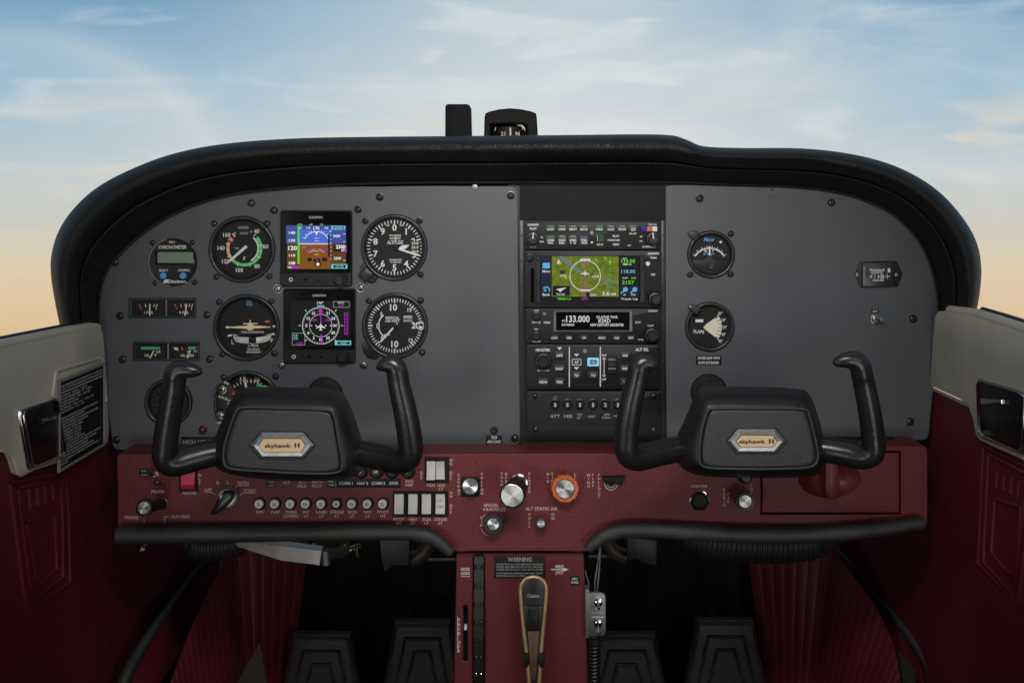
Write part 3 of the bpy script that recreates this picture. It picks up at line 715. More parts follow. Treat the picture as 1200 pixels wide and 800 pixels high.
# hand microphone in front of the pedestal
t = Thing('hand_microphone', 'black hand microphone with gold rim and wood grain strip hanging on the pedestal', 'microphone', 626, 800, 0.08)
def outline(k=0): return [(609 + k, 690), (611.5 + k, 682), (617, 676.5 + k), (625, 675 + k), (633, 676.5 + k), (638.5 - k, 682), (641 - k, 690), (640 - k, 706), (637 - k, 735), (634.5 - k, 765), (632 - k, 800), (630 - k, 840), (622 + k, 840), (619.6 + k, 800), (616.6 + k, 765), (613 + k, 735), (610 + k, 706)]
bo = smooth2(outline(2), 3, True)
m = t.mb(); m.poly(bo, -10, 1, 1.5); m.build('body', 'plastic_black')
m = t.mb(); Pp = [t.map(x, -y, 0) for x, y in smooth2(outline(1.2)[10::-1] + outline(1.2)[:10:-1] if False else [(630.2, 840), (632, 800), (634, 765), (636.6, 735), (639.4, 706), (640.2, 690), (637.8, 682), (632.8, 677.4), (625, 675.8), (617.2, 677.4), (612.2, 682), (609.8, 690), (610.6, 706), (613.4, 735), (617, 765), (620, 800), (622, 840)], 5)]
m.tube(Pp, .0023, 10); m.build('gold_rim', 'gold_trim', sharp=70)
m = t.mb(); m.poly([(614, 708), (636, 708), (634.5, 732), (631, 738), (619, 738), (615.5, 732)], 1, 3.4, .8); m.build('key_surround', 'hub_black')
m = t.mb(); m.poly(rr(625, 721, 12.5, 26, 1), 3.4, 6.5, 1); kk = m.build('talk_key', 'plastic_black')
m = t.mb()
for k in range(9): m.rect(619.4, 711 + k * 2.5, 630.6, 712.2 + k * 2.5, 6.5, 7.3)
m.build('grip_ridges', 'plastic_black', kk)
m = t.mb(); m.poly([(618.5, 738), (631.5, 738), (629.6, 770), (627.6, 795), (623, 795), (620.6, 770)], 1, 1.9, .3); m.build('wood_strip', 'wood_brown')
m = t.mb(); m.text('Cessna', 625, 697, 4.2, 1.3, 14); m.build('lettering', 'print_grey')
for sx, x in ((-1, 616), (1, 635.5)):
    m = t.mb(); m.poly([(x - 3.2, 763), (x + 3, 763), (x + 3.4 - sx * 1, 775), (x + 2, 780), (x - 2.4, 780), (x - 3.4 - sx * 1, 775)], -3, 4.5, 1); m.build('holder_clip', 'placard_black')

# grey switch box on the right flank of the pedestal and its cord
t = Thing('switch_box', 'grey metal bracket with two toggle switches beside the pedestal', 'switch box', 700, 746, 0.05)
m = t.mb(); m.poly([(690, 694), (704, 694), (708.5, 696), (710, 700), (710, 739), (708, 743.5), (704, 745), (690, 745)], -3, 0, .6); m.build('face_plate', 'grey_metal')
m = t.mb(); m.rect(686, 690, 690, 747, -14, .8, .4); m.build('side_flange', 'grey_metal')
for y in (705.5, 729.5):
    m = t.mb(); m.lathe(701, y, [(5, 0), (5, 1.2), (3.6, 1.4), (3.6, 3), (2.4, 3.4)], 12); nut = m.build('hex_nut', 'chrome')
    m = t.mb(); P0 = t.map(701, -y, 2); m.tube([P0, t.map(701, -y - (2 if y < 720 else 4), 7), t.map(701, -y - (3.5 if y < 720 else 8), 10.5)], [.0011, .0015, .0018], 10); m.build('toggle_lever', 'chrome', nut)
m = t.mb()
for s, y in (('ON', 699), ('OFF', 712.6), ('OFF', 738)): m.text(s, 701, y, 2.2, .2)
m.text('INTERCOM', 700.5, 722.5, 2.4, .2, 14); m.line(693, 717.5, 708, 717.5, .4, .2); m.build('lettering', 'print_white')
t2 = Thing('coiled_cord', 'black coiled cord hanging below the grey switch box', 'cord', 697, 746, 0.05)
m = t2.mb(); P = [t2.map(697 + 6 * math.cos(i * math.pi / 5) - .04 * (i / 10), -(745 + i * .42), 5.5 * math.sin(i * math.pi / 5) - 3) for i in range(240)]; m.tube(P, .0016, 6); m.build('coil', 'plastic_black')
t2 = Thing('cable_loop', 'thin pale wires running up behind the grey switch box', 'cable', 698, 694, 0.03)
for a in ([(697, 697), (697.5, 680), (700, 662), (702, 650), (702.5, 636)], [(699.5, 697), (701.5, 676), (703, 658), (703.8, 640)], [(691, 700), (689.5, 682), (687, 674), (686, 668)]):
    m = t2.mb(); m.tube(smooth_path([W(x, y, .03) for x, y in a], 5), .0008, 6); m.build('wire', 'dull_alloy')
# ================================================================== flight instruments
def dial_instrument(name, label, cat, cx, cy, r, rec, panel_d=0.0, group='round flight instruments', lip=4.2, face_r=None, off=0.0):
    t = Thing(name, label, cat, cx, cy, panel_d, group)
    m = t.mb(); ri = r - 5.0
    m.lathe(cx, cy, [(r - 3.4, -3), (r, 0), (r, lip * .55), (r - .7, lip * .85), (r - 1.8, lip), (r - 3.4, lip * .9), (ri, lip * .1), (ri - .5, -1.2), (ri - .6, -rec - 1)], 56, False); m.build('bezel', 'bezel_black', sharp=50)
    t.shift = ((cx - VX) * rec / 1300, (VY - cy) * rec / 1300); m = t.mb(); m.disc(cx - t.shift[0], cy + t.shift[1], ri + 1.5, -rec, 48); fc = m.build('dial_face', 'dial_face')
    return t, fc, -rec + .25
SYM = 0.12
# --- airspeed
t, fc, z = dial_instrument('airspeed_indicator', 'round airspeed dial with green, yellow and red arcs', 'gauge', 284, 292, 39, 5)
cx, cy = 286.5, 291
def ang(v): return 60 + (v - 40) * 1.0 - 22
m = t.mb(); m.arc(cx, cy, 19.5, 48, 232, 3.6, z); m.build('green_arc', 'print_green', fc)
m = t.mb(); m.arc(cx, cy, 19.5, 232, 292, 3.6, z); m.build('yellow_arc', 'print_yellow', fc)
m = t.mb(); m.tick(cx, cy, 303, 16, 22, 4.6, z + .1); m.build('red_line', 'print_red', fc)
m = t.mb(); m.arc(cx, cy, 16.2, 40, 152, 1.8, z + .05)
for k in range(14): m.tick(cx, cy, 38 + k * 20.5, 17.5, 22.6 if k % 2 == 0 else 20.5, .8, z + .15)
for s, a, rr_ in (('40', 36, 25.5), ('60', 84, 25.6), ('80', 143, 25.5), ('100', 192, 25.5), ('120', 236, 26), ('140', 272, 27), ('160', 309, 26)):
    x, y = pol(cx - .5, cy + .5, rr_, a); m.text(s, x, y, 4.6, z + .1, bold=.02)
m.tick(cx, cy, 321, 17.5, 22, 1.4, z); m.tick(cx, cy, 328, 20, 22, 1.2, z); m.tick(cx, cy, 22, 20, 22, 1.2, z)
m.build('dial_markings', 'print_white', fc)
m = t.mb(); m.text('AIRSPEED', 285, 266.6, 2.9, z, 13); m.text('KNOTS', 286, 273.2, 2.8, z, 9.5); m.arc(286, 273.2, 6.8, 0, 0.1, .2, z); m.text('TAS', 277.4, 291, 2.4, z); m.build('dial_lettering', 'print_grey', fc)
m = t.mb(); m.text('F', 286.5, 302.8, 4.2, z, bold=.02); m.build('letter', 'print_cream', fc)
m = t.mb(); a = 229; tip = pol(cx, cy, 29, a); b0 = pol(cx, cy, 4, a + 180); nx, ny = math.cos(R(a)), math.sin(R(a))
q = pol(cx, cy, 19, a)
m.poly([(b0[0] + nx * 1.7, b0[1] + ny * 1.7), (q[0] + nx * 1.5, q[1] + ny * 1.5), tip, (q[0] - nx * 1.5, q[1] - ny * 1.5), (b0[0] - nx * 1.7, b0[1] - ny * 1.7)], z + 1.4, z + 2.0); m.build('needle', 'print_white')
# --- turn coordinator
t, fc, z = dial_instrument('turn_coordinator', 'round turn coordinator with cream aeroplane symbol above a white ball tube', 'gauge', 289.3, 383.4, 39, 6)
cx, cy = 293.6, 382.6
m = t.mb(); m.text('L', 272.5, 400.6, 4.4, z, bold=.02); m.text('R', 319.2, 398.6, 4.2, z, bold=.02)
for x, y, rt in ((267.2, 383.4, 0), (322.4, 382.3, 0), (269.5, 393, 20), (321.5, 391.5, -20)):
    m.poly([(x - 2.6, y - 1.1 + rt * .03), (x + 2.6, y - 1.1 - rt * .03), (x + 2.6, y + 1.1 - rt * .03), (x - 2.6, y + 1.1 + rt * .03)], z)
m.text('TURN COORDINATOR', 296, 389, 2.3, z, 27); m.text('2 MIN.', 296.8, 404.4, 3.2, z, 13); m.text('NO PITCH', 297.2, 409.2, 2.4, z, 14); m.text('INFORMATION', 297.4, 412.6, 2.3, z, 17.5); m.build('dial_markings', 'print_white', fc)
m = t.mb(); m.text('DC', 292.2, 353.4, 2.8, z); m.text('ELEC', 292.6, 356.8, 2.4, z); m.build('dial_lettering', 'print_blue', fc)
m = t.mb(); m.rect(311, 375.4, 316.4, 377.6, z, z + .4); m.build('warning_flag', 'print_red', fc)
m = t.mb(); m.poly([(271, 382.4), (290, 381.2), (291.6, 379.5), (285.6, 379.6), (285.6, 378.4), (293, 378.1), (293.2, 374.6), (294.4, 374.6), (294.6, 378.1), (302.4, 378), (302.4, 379.2), (296, 379.4), (297.6, 381), (317.6, 382.4), (317.6, 383.6), (298, 384.6), (296, 386.6), (291.6, 386.6), (289.6, 384.8), (271, 383.9)], z + 1.5, z + 2.3); m.build('aeroplane_symbol', 'print_tan')
m = t.mb(); tb = smooth2([(273.6, 391.4), (279, 392.4), (286, 393.2), (294, 393.5), (302, 393.2), (310, 392.2), (318.4, 390.6), (318.6, 394.5), (316.6, 398.6), (311, 401), (303, 402.4), (294, 402.8), (285, 402.2), (277.5, 400.6), (274.6, 397)], 3, True)
m.poly(tb, z, z + 3, 1.4); tube_ = m.build('ball_tube', 'ball_glass')
m = t.mb(); m.rect(292.4, 391.8, 293.6, 403.4, z + 3, z + 3.5); m.rect(299.8, 391.8, 301, 403.2, z + 3, z + 3.5); m.build('centre_line', 'dial_face', tube_)
m = t.mb(); m.lathe(296.9, 398, [(3.9, z + 2.9), (3.3, z + 4), (1.8, z + 4.8), (.01, z + 5)], 18); m.build('slip_ball', 'dial_face', tube_)
# --- altimeter
t, fc, z = dial_instrument('altimeter', 'round altimeter dial with large white numerals 0 to 9', 'gauge', 462.3, 290, 39, 2.6)
cx, cy = 462.3, 290
m = t.mb()
for k in range(50): m.tick(cx, cy, k * 7.2, 27.2 if k % 5 == 0 else 28.6, 32.2, 1.5 if k % 5 == 0 else 1.0, z)
for k in range(10):
    if k == 3: x, y = pol(cx, cy, 24.6, 110)
    else: x, y = pol(cx, cy, 23.4, k * 36)
    m.text(str(k), x, y, 7.2, z, bold=.025)
m.text('100', 454.5, 264, 1.9, z); m.text('FEET', 471, 264, 1.9, z)
m.text('ALTITUDE', 463, 284, 4.0, z, 18.5, bold=.02); m.text('THOUSANDS', 463, 276, 2.2, z, 14); m.text('HUNDREDS', 463, 279.4, 2.2, z, 13); m.tick(cx + 1.3, 281.5, 0, 0, 4, 1, z + .1)
m.text('CALIBRATED', 463.5, 304.4, 1.9, z, 15); m.text('TO 20,000 FEET', 463.5, 307.2, 1.9, z, 13); m.build('dial_markings', 'print_white', fc)
m = t.mb(); m.poly(rr(487, 290, 11.5, 15, 1), z, z + .4); kw = m.build('setting_window', 'unit_face', fc)
m = t.mb()
for k, s in enumerate(('29.8', '29.9', '30.0')): m.text(s, 486.5, 285 + k * 4.8, 3.0, z + .6, 8, bold=.02)
m.build('window_digits', 'print_cream', kw)
def hand(t, cx, cy, a, r, w, z, tail=5, tipk=.12, name='needle', material='print_white'):
    m = t.mb(); nx, ny = math.cos(R(a)) * w / 2, math.sin(R(a)) * w / 2
    b = pol(cx, cy, tail, a + 180); q = pol(cx, cy, r * (1 - tipk), a); tp = pol(cx, cy, r, a)
    m.poly([(b[0] + nx, b[1] + ny), (q[0] + nx, q[1] + ny), tp, (q[0] - nx, q[1] - ny), (b[0] - nx, b[1] - ny)], z, z + .6)
    return m.build(name, material)
h2 = hand(t, 464, 290.5, 107.5, 31, 2.2, z + 1.6, 0, .1)
m = t.mb(); m.poly([(466.8, 291), (471.5, 287.2), (480, 286.8), (476, 291.2), (469, 293.4)], z + 1.0, z + 1.5); m.build('short_needle', 'print_white')
m = t.mb(); m.lathe(464.5, 290.6, [(3.2, z), (3.2, z + 3), (2.2, z + 3.4)], 16); m.build('hub', 'dial_face')
def lobe_knob(t, cx, cy, r, z1=9):
    m = t.mb(); pts = []
    for k in range(36):
        a = 10 * k; q = r * (1 + .12 * math.cos(R(a * 4))); pts.append(pol(cx, cy, q, a))
    m.poly(pts, 0, z1, 1.8); return m.build('setting_knob', 'hub_black')
m = t.mb(); m.poly([(422, 312), (428, 306), (440, 316), (446, 324), (440, 330), (430, 330), (424, 324)], -.5, 1.2, .6); m.build('mounting_ear', 'bezel_black')
lobe_knob(t, 430, 321, 7.4); m = t.mb(); m.lathe(436.5, 325.5, [(5.5, 0), (5.5, 3), (4.4, 4), (1.4, 4), (1, 3)], 16); m.build('screw', 'screw_black')
# --- vertical speed
t, fc, z = dial_instrument('vertical_speed_indicator', 'round vertical speed dial with white numerals 10 and 20', 'gauge', 463.2, 381.4, 38.6, 2.6)
cx, cy = 463.2, 381.4
m = t.mb()
for k in range(56):
    a = 93 + k * 354 / 56; m.tick(cx, cy, a, 28 if k % 7 else 26.6, 32, 1.6 if k % 7 == 0 else 1.0, z)
m.tick(cx, cy, 84, 27, 33, 1.2, z + .1); m.tick(cx, cy, 96, 27, 33, 1.2, z + .1); m.arc(cx, cy, 27.2, 84, 96, .8, z); m.arc(cx, cy, 32.8, 84, 96, .8, z)
m.text('10', 461.2, 360, 7.4, z, 8.4, bold=.025); m.text('10', 462.6, 403, 7.4, z, 8.4, bold=.025); m.text('20', 487, 381, 7.2, z, 9, bold=.025); m.text('0', 443, 381.8, 6.6, z, 4, bold=.025)
m.text('15', 480, 363, 4.2, z, bold=.02); m.text('15', 481.4, 398.4, 4.2, z, bold=.02); m.text('5', 447, 368, 4.6, z, bold=.02); m.text('5', 447.6, 396.2, 4.6, z, bold=.02)
m.arc(cx - 4, cy, 15.6, 205, 262, 1.2, z); m.arc(cx - 4, cy, 15.6, 278, 322, 1.2, z); m.line(450, 392.2, 457, 392.2, 1.1, z)
m.text('VERTICAL', 459.8, 372.4, 3.2, z, 17, bold=.02); m.text('100 FEET', 460, 376, 2.5, z, 17); m.text('SPEED', 478, 371.4, 3.2, z, 10.5, bold=.02); m.text('PER MINUTE', 478, 375.8, 2.3, z, 10); m.build('dial_markings', 'print_white', fc)
hand(t, cx, cy, 222.5, 27.6, 2.0, z + 1.2, 4)
m = t.mb(); m.lathe(cx, cy, [(3, z), (3, z + 2.4), (1.6, z + 2.8)], 16); m.build('hub', 'dial_face')
m = t.mb(); m.poly([(424.5, 402), (430, 398), (440, 406), (448, 414), (442, 420.5), (432, 419), (426, 412)], -.5, 2, .8); m.build('mounting_ear', 'bezel_black')
m = t.mb(); m.lathe(434.5, 412.4, [(4.6, 1.5), (4.6, 3), (3.6, 4), (1.4, 4), (1, 3)], 16); m.build('screw', 'screw_black')
# --- tachometer
t, fc, z = dial_instrument('tachometer', 'round tachometer half hidden behind the left control yoke', 'gauge', 290, 473, 39, 6)
cx, cy = 292, 472.5
m = t.mb()
for k in range(30): m.tick(cx, cy, -130 + k * 260 / 29, 24.5, 28, .9 if k % 5 else 1.4, z)
for s, a in (('5', -112), ('10', -60), ('15', -14), ('20', 19), ('25', 52), ('30', 84)): x, y = pol(cx, cy, 29 if s in ('15', '20') else 28, a); m.text(s, x, y - 1, 5, z + .1, 7, bold=.02)
m.text('RPM', 292, 463, 3, z); m.build('dial_markings', 'print_cream', fc)
m = t.mb(); m.arc(cx, cy, 24.5, 22, 68, 4, z + .05); m.build('green_arc', 'print_teal', fc)
hand(t, cx, cy, -9, 30, 2.4, z + 1.2, 4, .2, material='print_cream')
# --- suction gauge hidden behind the grip
t, fc, z = dial_instrument('suction_gauge', 'small dark gauge behind the left grip of the left yoke', 'gauge', 198, 471, 28, 3)
m = t.mb()
for k in range(13): m.tick(198, 471, -120 + k * 20, 17, 20, .8, z)
m.text('SUCTION', 198, 481, 2.6, z, 14); m.text('4', 184.5, 465.6, 3, z); m.text('5', 184, 474.5, 3, z); m.text('6', 211, 466, 3, z); m.build('dial_markings', 'print_dim', fc)
hand(t, 198, 471, 20, 16, 1.6, z + 1, 4, .2, material='print_dim')
# --- annunciator plate with two nuts beside the tachometer
t = Thing('toggle_plate', 'small black plate with two toggle switches and a red lamp beside the tachometer', 'switch', 262, 470, 0.0)
m = t.mb(); m.poly([(255.5, 450), (270, 446.5), (279, 462), (286, 470), (283, 487), (262, 493), (254, 489)], 0, 5, .6); m.build('plate', 'plastic_black')
for x, y, dx_, dy_ in ((262.6, 455.8, -5, -4), (260, 486, 1, -5)):
    m = t.mb(); m.lathe(x, y, [(5, 5), (5, 6.4), (4.2, 6.6), (3.4, 6.6), (3.2, 9), (2.2, 9.4), (2, 8)], 14); nn_ = m.build('hex_nut', 'screw_steel')
    m = t.mb(); m.tube([t.map(x, -y, 8), t.map(x + dx_ * .5, -(y + dy_ * .5), 13), t.map(x + dx_, -(y + dy_), 17)], [.0013, .0016, .002], 10); m.build('toggle_lever', 'screw_steel', nn_)
m = t.mb(); m.lathe(276, 460.4, [(3.4, 5), (3.4, 7), (2.6, 8.6), (1.2, 9.6), (.01, 9.8)], 16); m.build('lamp', 'red_lens')
m = t.mb()
for x, y, w, r_ in ((266.5, 447.6, 6, -25), (263, 465, 12, -20), (271.6, 468, 5, 20), (270, 471.6, 4, 0), (259, 494, 6, 0)): m.text('ON' if w < 7 else 'ALTN AIR', x, y, 2.6, 5.3, w, rot=r_, bold=.03)
m.build('lettering', 'print_white')
# --- chronometer
t = Thing('chronometer', 'round digital chronometer with two blue buttons', 'clock', 203, 307.4, 0.0)
m = t.mb(); m.lathe(203, 307.4, [(28, 0), (28, 2.2), (27.4, 2.8), (26.6, 2.6), (26, 2.4)], 48); m.build('bezel', 'unit_face')
m = t.mb(); m.arc(203, 307.4, 27.7, 185, 345, .5, 2.85, 40); m.build('rim_glint', 'print_grey')  # bright left edge of the rim, painted on as a grey arc
m = t.mb(); m.poly(rr(206, 302, 47, 15.5, 1), 2.4, 3.6, .4); lf = m.build('display_frame', 'screen_glass')
m = t.mb(); m.poly(rr(206.8, 301.6, 41.5, 12.6, .6), 3.7, 3.9); m.build('display', 'lcd_green', lf)
for x, y in ((192.4, 322.8), (215.6, 322.8)):
    m = t.mb(); m.lathe(x, y, [(4.1, 2), (4, 4.4), (3.4, 5.2), (.01, 5.6)], 18); m.build('button', 'blue_button')
m = t.mb(); m.text('M811', 202.5, 283.6, 2.6, 2.6, 7); m.text('CHRONOMETER', 203, 289.4, 4.0, 2.6, 33, bold=.02); m.text('SELECT', 192.6, 316.6, 2.7, 2.6, 11); m.text('CONTROL', 216.4, 316.4, 2.7, 2.6, 14); m.text('Davtron', 208.6, 329.4, 3.8, 2.6, 21, bold=.03); m.poly([(191.6, 331.4), (194, 327.2), (199.6, 327.2), (197.4, 331.4)], 2.6); m.build('lettering', 'print_white')
# --- twin gauges
def twin(label, x0, y0, x1, y1, xm):
    t = Thing('twin_gauge', label, 'gauge', (x0 + x1) / 2, (y0 + y1) / 2, 0.0, 'twin engine gauge strips')
    m = t.mb(); m.frame(box2(x0 - 1, y0 - 1, x1 + 1, y1 + 1), box2(x0 + 1.2, y0 + 1.2, x1 - 1.2, y1 - 1.2), -4, 1.4, .5); m.build('bezel', 'bezel_black', recalc=True)
    m = t.mb(); m.rect(x0, y0, x1, y1, -3); fc = m.build('dial_face', 'dial_face')
    m = t.mb(); m.rect(xm - .7, y0, xm + .7, y1, -3, 1.2); m.build('divider', 'grey_metal')
    return t, fc
t, fc = twin('upper black twin fuel gauge with red empty marks and cream needles', 152, 350, 229, 371.5, 195.2)
m = t.mb()
for cx in (174, 215.6):
    for x, l in ((-4.6, 3.6), (0.6, 3.2), (6, 3.6), (9.4, 3.6)): m.line(cx + x, 356.4, cx + x * .86, 356.4 + l, .9, -2.7)
    m.line(cx + 8.6, 361, cx + 7.4, 363, .8, -2.7)
    m.text('L FUEL' if cx < 200 else 'R FUEL', cx - .6, 366.4, 2.9, -2.7, 11)
m.build('dial_markings', 'print_cream', fc)
m = t.mb()
for cx in (174, 215.6): m.line(cx - 12, 356.6, cx - 10, 360.4, 1.1, -2.7); m.line(cx - 9.6, 361.2, cx - 9, 363, .8, -2.7)
m.build('red_mark', 'print_red', fc, each=True)
for cx, a in ((174.8, 0), (216, 8)): m = t.mb(); m.line(*pol(cx, 371, 0, a), *pol(cx, 371, 15, a), 1.5, -1.9); m.build('needle', 'print_cream')
t, fc = twin('lower black twin oil gauge with green bars', 157, 401.4, 233.4, 421.6, 197.4)
m = t.mb(); m.rect(164.4, 406.6, 186.6, 409.8, -2.7); m.rect(219.4, 406.4, 228.4, 409.6, -2.7); m.build('green_bar', 'print_teal', fc, each=True)
m = t.mb(); m.text('OIL', 171.4, 416.6, 2.9, -2.7); m.text('°F', 181, 416.6, 2.9, -2.7); m.text('245', 184.4, 412.4, 2.6, -2.7); m.text('OIL PRESS', 218.6, 416.8, 2.8, -2.7, 16); m.text('60', 220.4, 412.2, 2.6, -2.7); m.text('100', 228, 411.6, 2.4, -2.7); m.poly([(202.6, 407), (207.4, 407.4), (208.4, 411.2), (203.4, 409.8)], -2.7); m.build('dial_markings', 'print_white', fc)
m = t.mb(); m.line(212.4, 407, 213.2, 410.4, 1.4, -2.7); m.line(230, 406.4, 231.2, 409.6, 1, -2.7); m.build('red_mark', 'print_red', fc, each=True)
for a, b in (((174.4, 421.4), (179.6, 411)), ((218.4, 421.2), (222.6, 410.4))): m = t.mb(); m.line(*a, *b, 1.5, -1.9); m.build('needle', 'print_cream')
# --- EGT
t, fc, z = dial_instrument('exhaust_temperature_gauge', 'round gauge with white scale arc and blue lettering on the right panel', 'gauge', 833, 298, 28, 2.4, group='round gauges on the right panel')
m = t.mb(); m.arc(831.5, 311, 20.2, -56, 56, 1.3, z, 30)
for k in range(15): m.tick(831.5, 311, -56 + 8 * k, 19, 23.2 if k % 2 == 0 else 21.8, .8, z + .05)
m.text('E', 827, 293, 4, z, bold=.03); m.text('T', 835.4, 292.6, 4, z, bold=.03); m.lathe(844.4, 283.6, [(1.5, z), (1.5, z + .3)], 10); m.build('dial_markings', 'print_white', fc)
m = t.mb(); m.text('Alcor', 831, 280.4, 4.2, z, 13, bold=.02); m.text('25° PER DIV', 830.6, 297.4, 2.6, z, 13); m.build('dial_lettering', 'print_blue', fc)
m = t.mb(); m.line(831.4, 300.4, 831.2, 288.4, 1.8, z + 1.2); m.build('needle', 'print_white')
m = t.mb(); m.poly([(809.5, 304.5), (824, 304.5), (831, 299), (838, 304.5), (855, 304.5), (854, 309.5), (850, 315), (843, 319.6), (833, 321.4), (823, 319.6), (815.5, 315), (811, 309.5)], z, z + 2.2, .5); cv = m.build('lower_cover', 'unit_face')
m = t.mb(); m.lathe(832, 311.4, [(3.2, z + 2.2), (3, z + 3.4), (1.2, z + 3.6), (.01, z + 2.8)], 14); m.lathe(831.4, 318, [(.8, z + 2.3), (.01, z + 2.5)], 8); m.build('screw', 'screw_black', cv)
m = t.mb(); m.poly([(805, 274), (808.6, 270.4), (816, 270.6), (820.6, 274.5), (815, 281.4), (811, 281.4)], -.5, 5, 1); m.build('corner_ear', 'hub_black')
# --- flap indicator
t, fc, z = dial_instrument('flap_indicator', 'round flap position dial with a cream fan sector', 'gauge', 831.5, 382.5, 29, 3.4, group='round gauges on the right panel')
m = t.mb(); fan = [(824, 383.5), (827, 380)] + [pol(822, 383.2, 24, a) for a in range(56, 127, 7)] + [(827, 386.5)]; m.poly(fan, z); m.build('fan_sector', 'print_cream', fc)
m = t.mb()
for k, s in enumerate(('0°', '10°', '20°', '30°', '40°')):
    a = 54 + k * 18; x, y = pol(822, 383.2, 27.6, a); m.text(s, x, y, 3.4, z + .1, 5, rot=0); m.tick(822, 383.2, a, 22.5, 25, .8, z + .2)
m.text('FLAPS', 819, 388.6, 3.8, z, 12.5, rot=-4, bold=.02); m.rect(815, 374, 824, 377.4, z); m.build('dial_markings', 'print_white', fc)
m = t.mb()
for k in range(7): m.tick(822, 383.2, 58 + k * 11, 19.5, 24, .7, z + .2)
m.build('fan_ticks', 'print_black', fc)
m = t.mb(); m.poly([(806, 359.4), (809, 356.6), (818.6, 357.6), (820.8, 361.6), (815.6, 368), (811, 367)], -.5, 6, 1); m.build('corner_ear', 'hub_black')
m = t.mb(); m.lathe(808.4, 360, [(3, 0), (2.8, 6.4), (1.2, 6.8), (.01, 6)], 12); m.build('screw', 'screw_black')
# --- hour meter
t = Thing('hour_meter', 'black six-sided hour meter near the right end of the panel', 'meter', 1030, 321.5, 0.0)
m = t.mb(); m.poly([(1001.5, 321.5), (1008, 306.5), (1050, 305.8), (1057, 320.5), (1051.4, 335.4), (1008.6, 337)], 0, 2.4, .8); m.build('flange', 'plastic_black')
m = t.mb(); m.poly(rr(1027.5, 321.3, 37, 29, 2), 2.4, 5.5, 1.2); bd = m.build('body', 'bezel_black')
m = t.mb(); m.poly([(1009.4, 310.5), (1012.6, 312.5), (1012, 320), (1012.6, 331), (1009.4, 333.4)], 5.5, 6.3); m.build('edge_bar', 'grey_metal', bd)
m = t.mb(); m.text('Honeywell', 1026, 315.6, 3.2, 5.7, 17, bold=.02); m.text('QUARTZ', 1026, 319, 2.4, 5.7, 14); m.text('HOURS', 1027.6, 327.8, 2.6, 5.7, 13); m.rect(1038.4, 314, 1041.4, 318.6, 5.7)
for k, ch in enumerate('0164'): m.text(ch, 1019 + k * 4.4, 323.4, 3.6, 5.7)
m.rect(1030.2, 321.2, 1034, 326, 5.7); m.line(1035, 323.4, 1041, 323.4, .8, 5.7); m.line(1038, 320.5, 1038, 326.5, .8, 5.7); m.build('lettering', 'print_white', bd)
for x in (1003.8, 1049.6): m = t.mb(); m.lathe(x, 321.5, [(2.2, 2.4), (2, 3.4), (.8, 3.6), (.01, 3)], 10); m.build('screw', 'screw_steel')
t = Thing('toggle_switch', 'single steel toggle switch below the hour meter', 'switch', 1025.5, 374, 0.0)
m = t.mb(); m.lathe(1025.5, 374, [(6, 0), (6, 1.4), (4.6, 1.8), (4.4, 4.5), (3, 5), (2.8, 4)], 16); nt_ = m.build('hex_nut', 'screw_steel')
m = t.mb(); m.tube([t.map(1025.5, -374, 3), t.map(1026.4, -372.6, 12), t.map(1027, -371.6, 18)], [.0016, .0021, .0026], 12); m.build('toggle_lever', 'screw_steel', nt_)
def placard(label, x0, y0, x1, y1, rows, d=0.0, h=3.0, material='print_white', z=0.0, px_=None):
    t = Thing('placard', label, 'placard', (x0 + x1) / 2, (y0 + y1) / 2, d)
    m = t.mb(); m.rect(x0, y0, x1, y1, z, z + .5, .12); m.build('plate', 'placard_black')
    m = t.mb(); n = len(rows)
    for k, r in enumerate(rows): m.text(r[0], (x0 + x1) / 2 if len(r) < 3 else r[2], y0 + (y1 - y0) * (k + .5) / n, h, z + .62, r[1], bold=.015)
    m.build('lettering', material); return t
placard('tiny black placard above the single toggle switch', 1021, 362.4, 1029.5, 367, [('AUX', 6)], h=2.6)
placard('black placard AVOID SLIPS WITH FLAPS EXTENDED below the flap dial', 815.5, 416.6, 845.4, 427.4, [('AVOID SLIPS WITH', 26), ('FLAPS EXTENDED', 24)])
placard('black GO AROUND placard at the bottom of the left grey panel', 569.5, 509.6, 588.4, 519.6, [('GO', 7), ('AROUND', 16)], h=3.4)
placard('black HIGH VOLTAGE placard partly behind the left yoke', 212.6, 511.6, 262, 523.8, [('HIGH VOLTAGE', 46)], h=5.6, material='print_grey')
t = Thing('push_button', 'small black push button above the GO AROUND placard', 'button', 579, 504, 0.0)
m = t.mb(); m.lathe(579, 504, [(4.6, 0), (4.6, 1.6), (3.6, 2.4), (2.2, 2.4), (2.2, 5), (1.6, 5.6), (.01, 5.8)], 16); m.build('cap', 'screw_black')
t = Thing('warning_lamp', 'dark red warning lamp above the HIGH VOLTAGE placard', 'lamp', 238, 503, 0.0)
m = t.mb(); m.lathe(238, 503, [(5, 0), (5, 1.5), (4, 2), (4, 3)], 16); m.build('collar', 'plastic_black'); m = t.mb(); m.lathe(238, 503, [(3.8, 2.5), (3.4, 4.4), (1.8, 5.8), (.01, 6.2)], 16); m.build('lens', 'dark_red_lens')
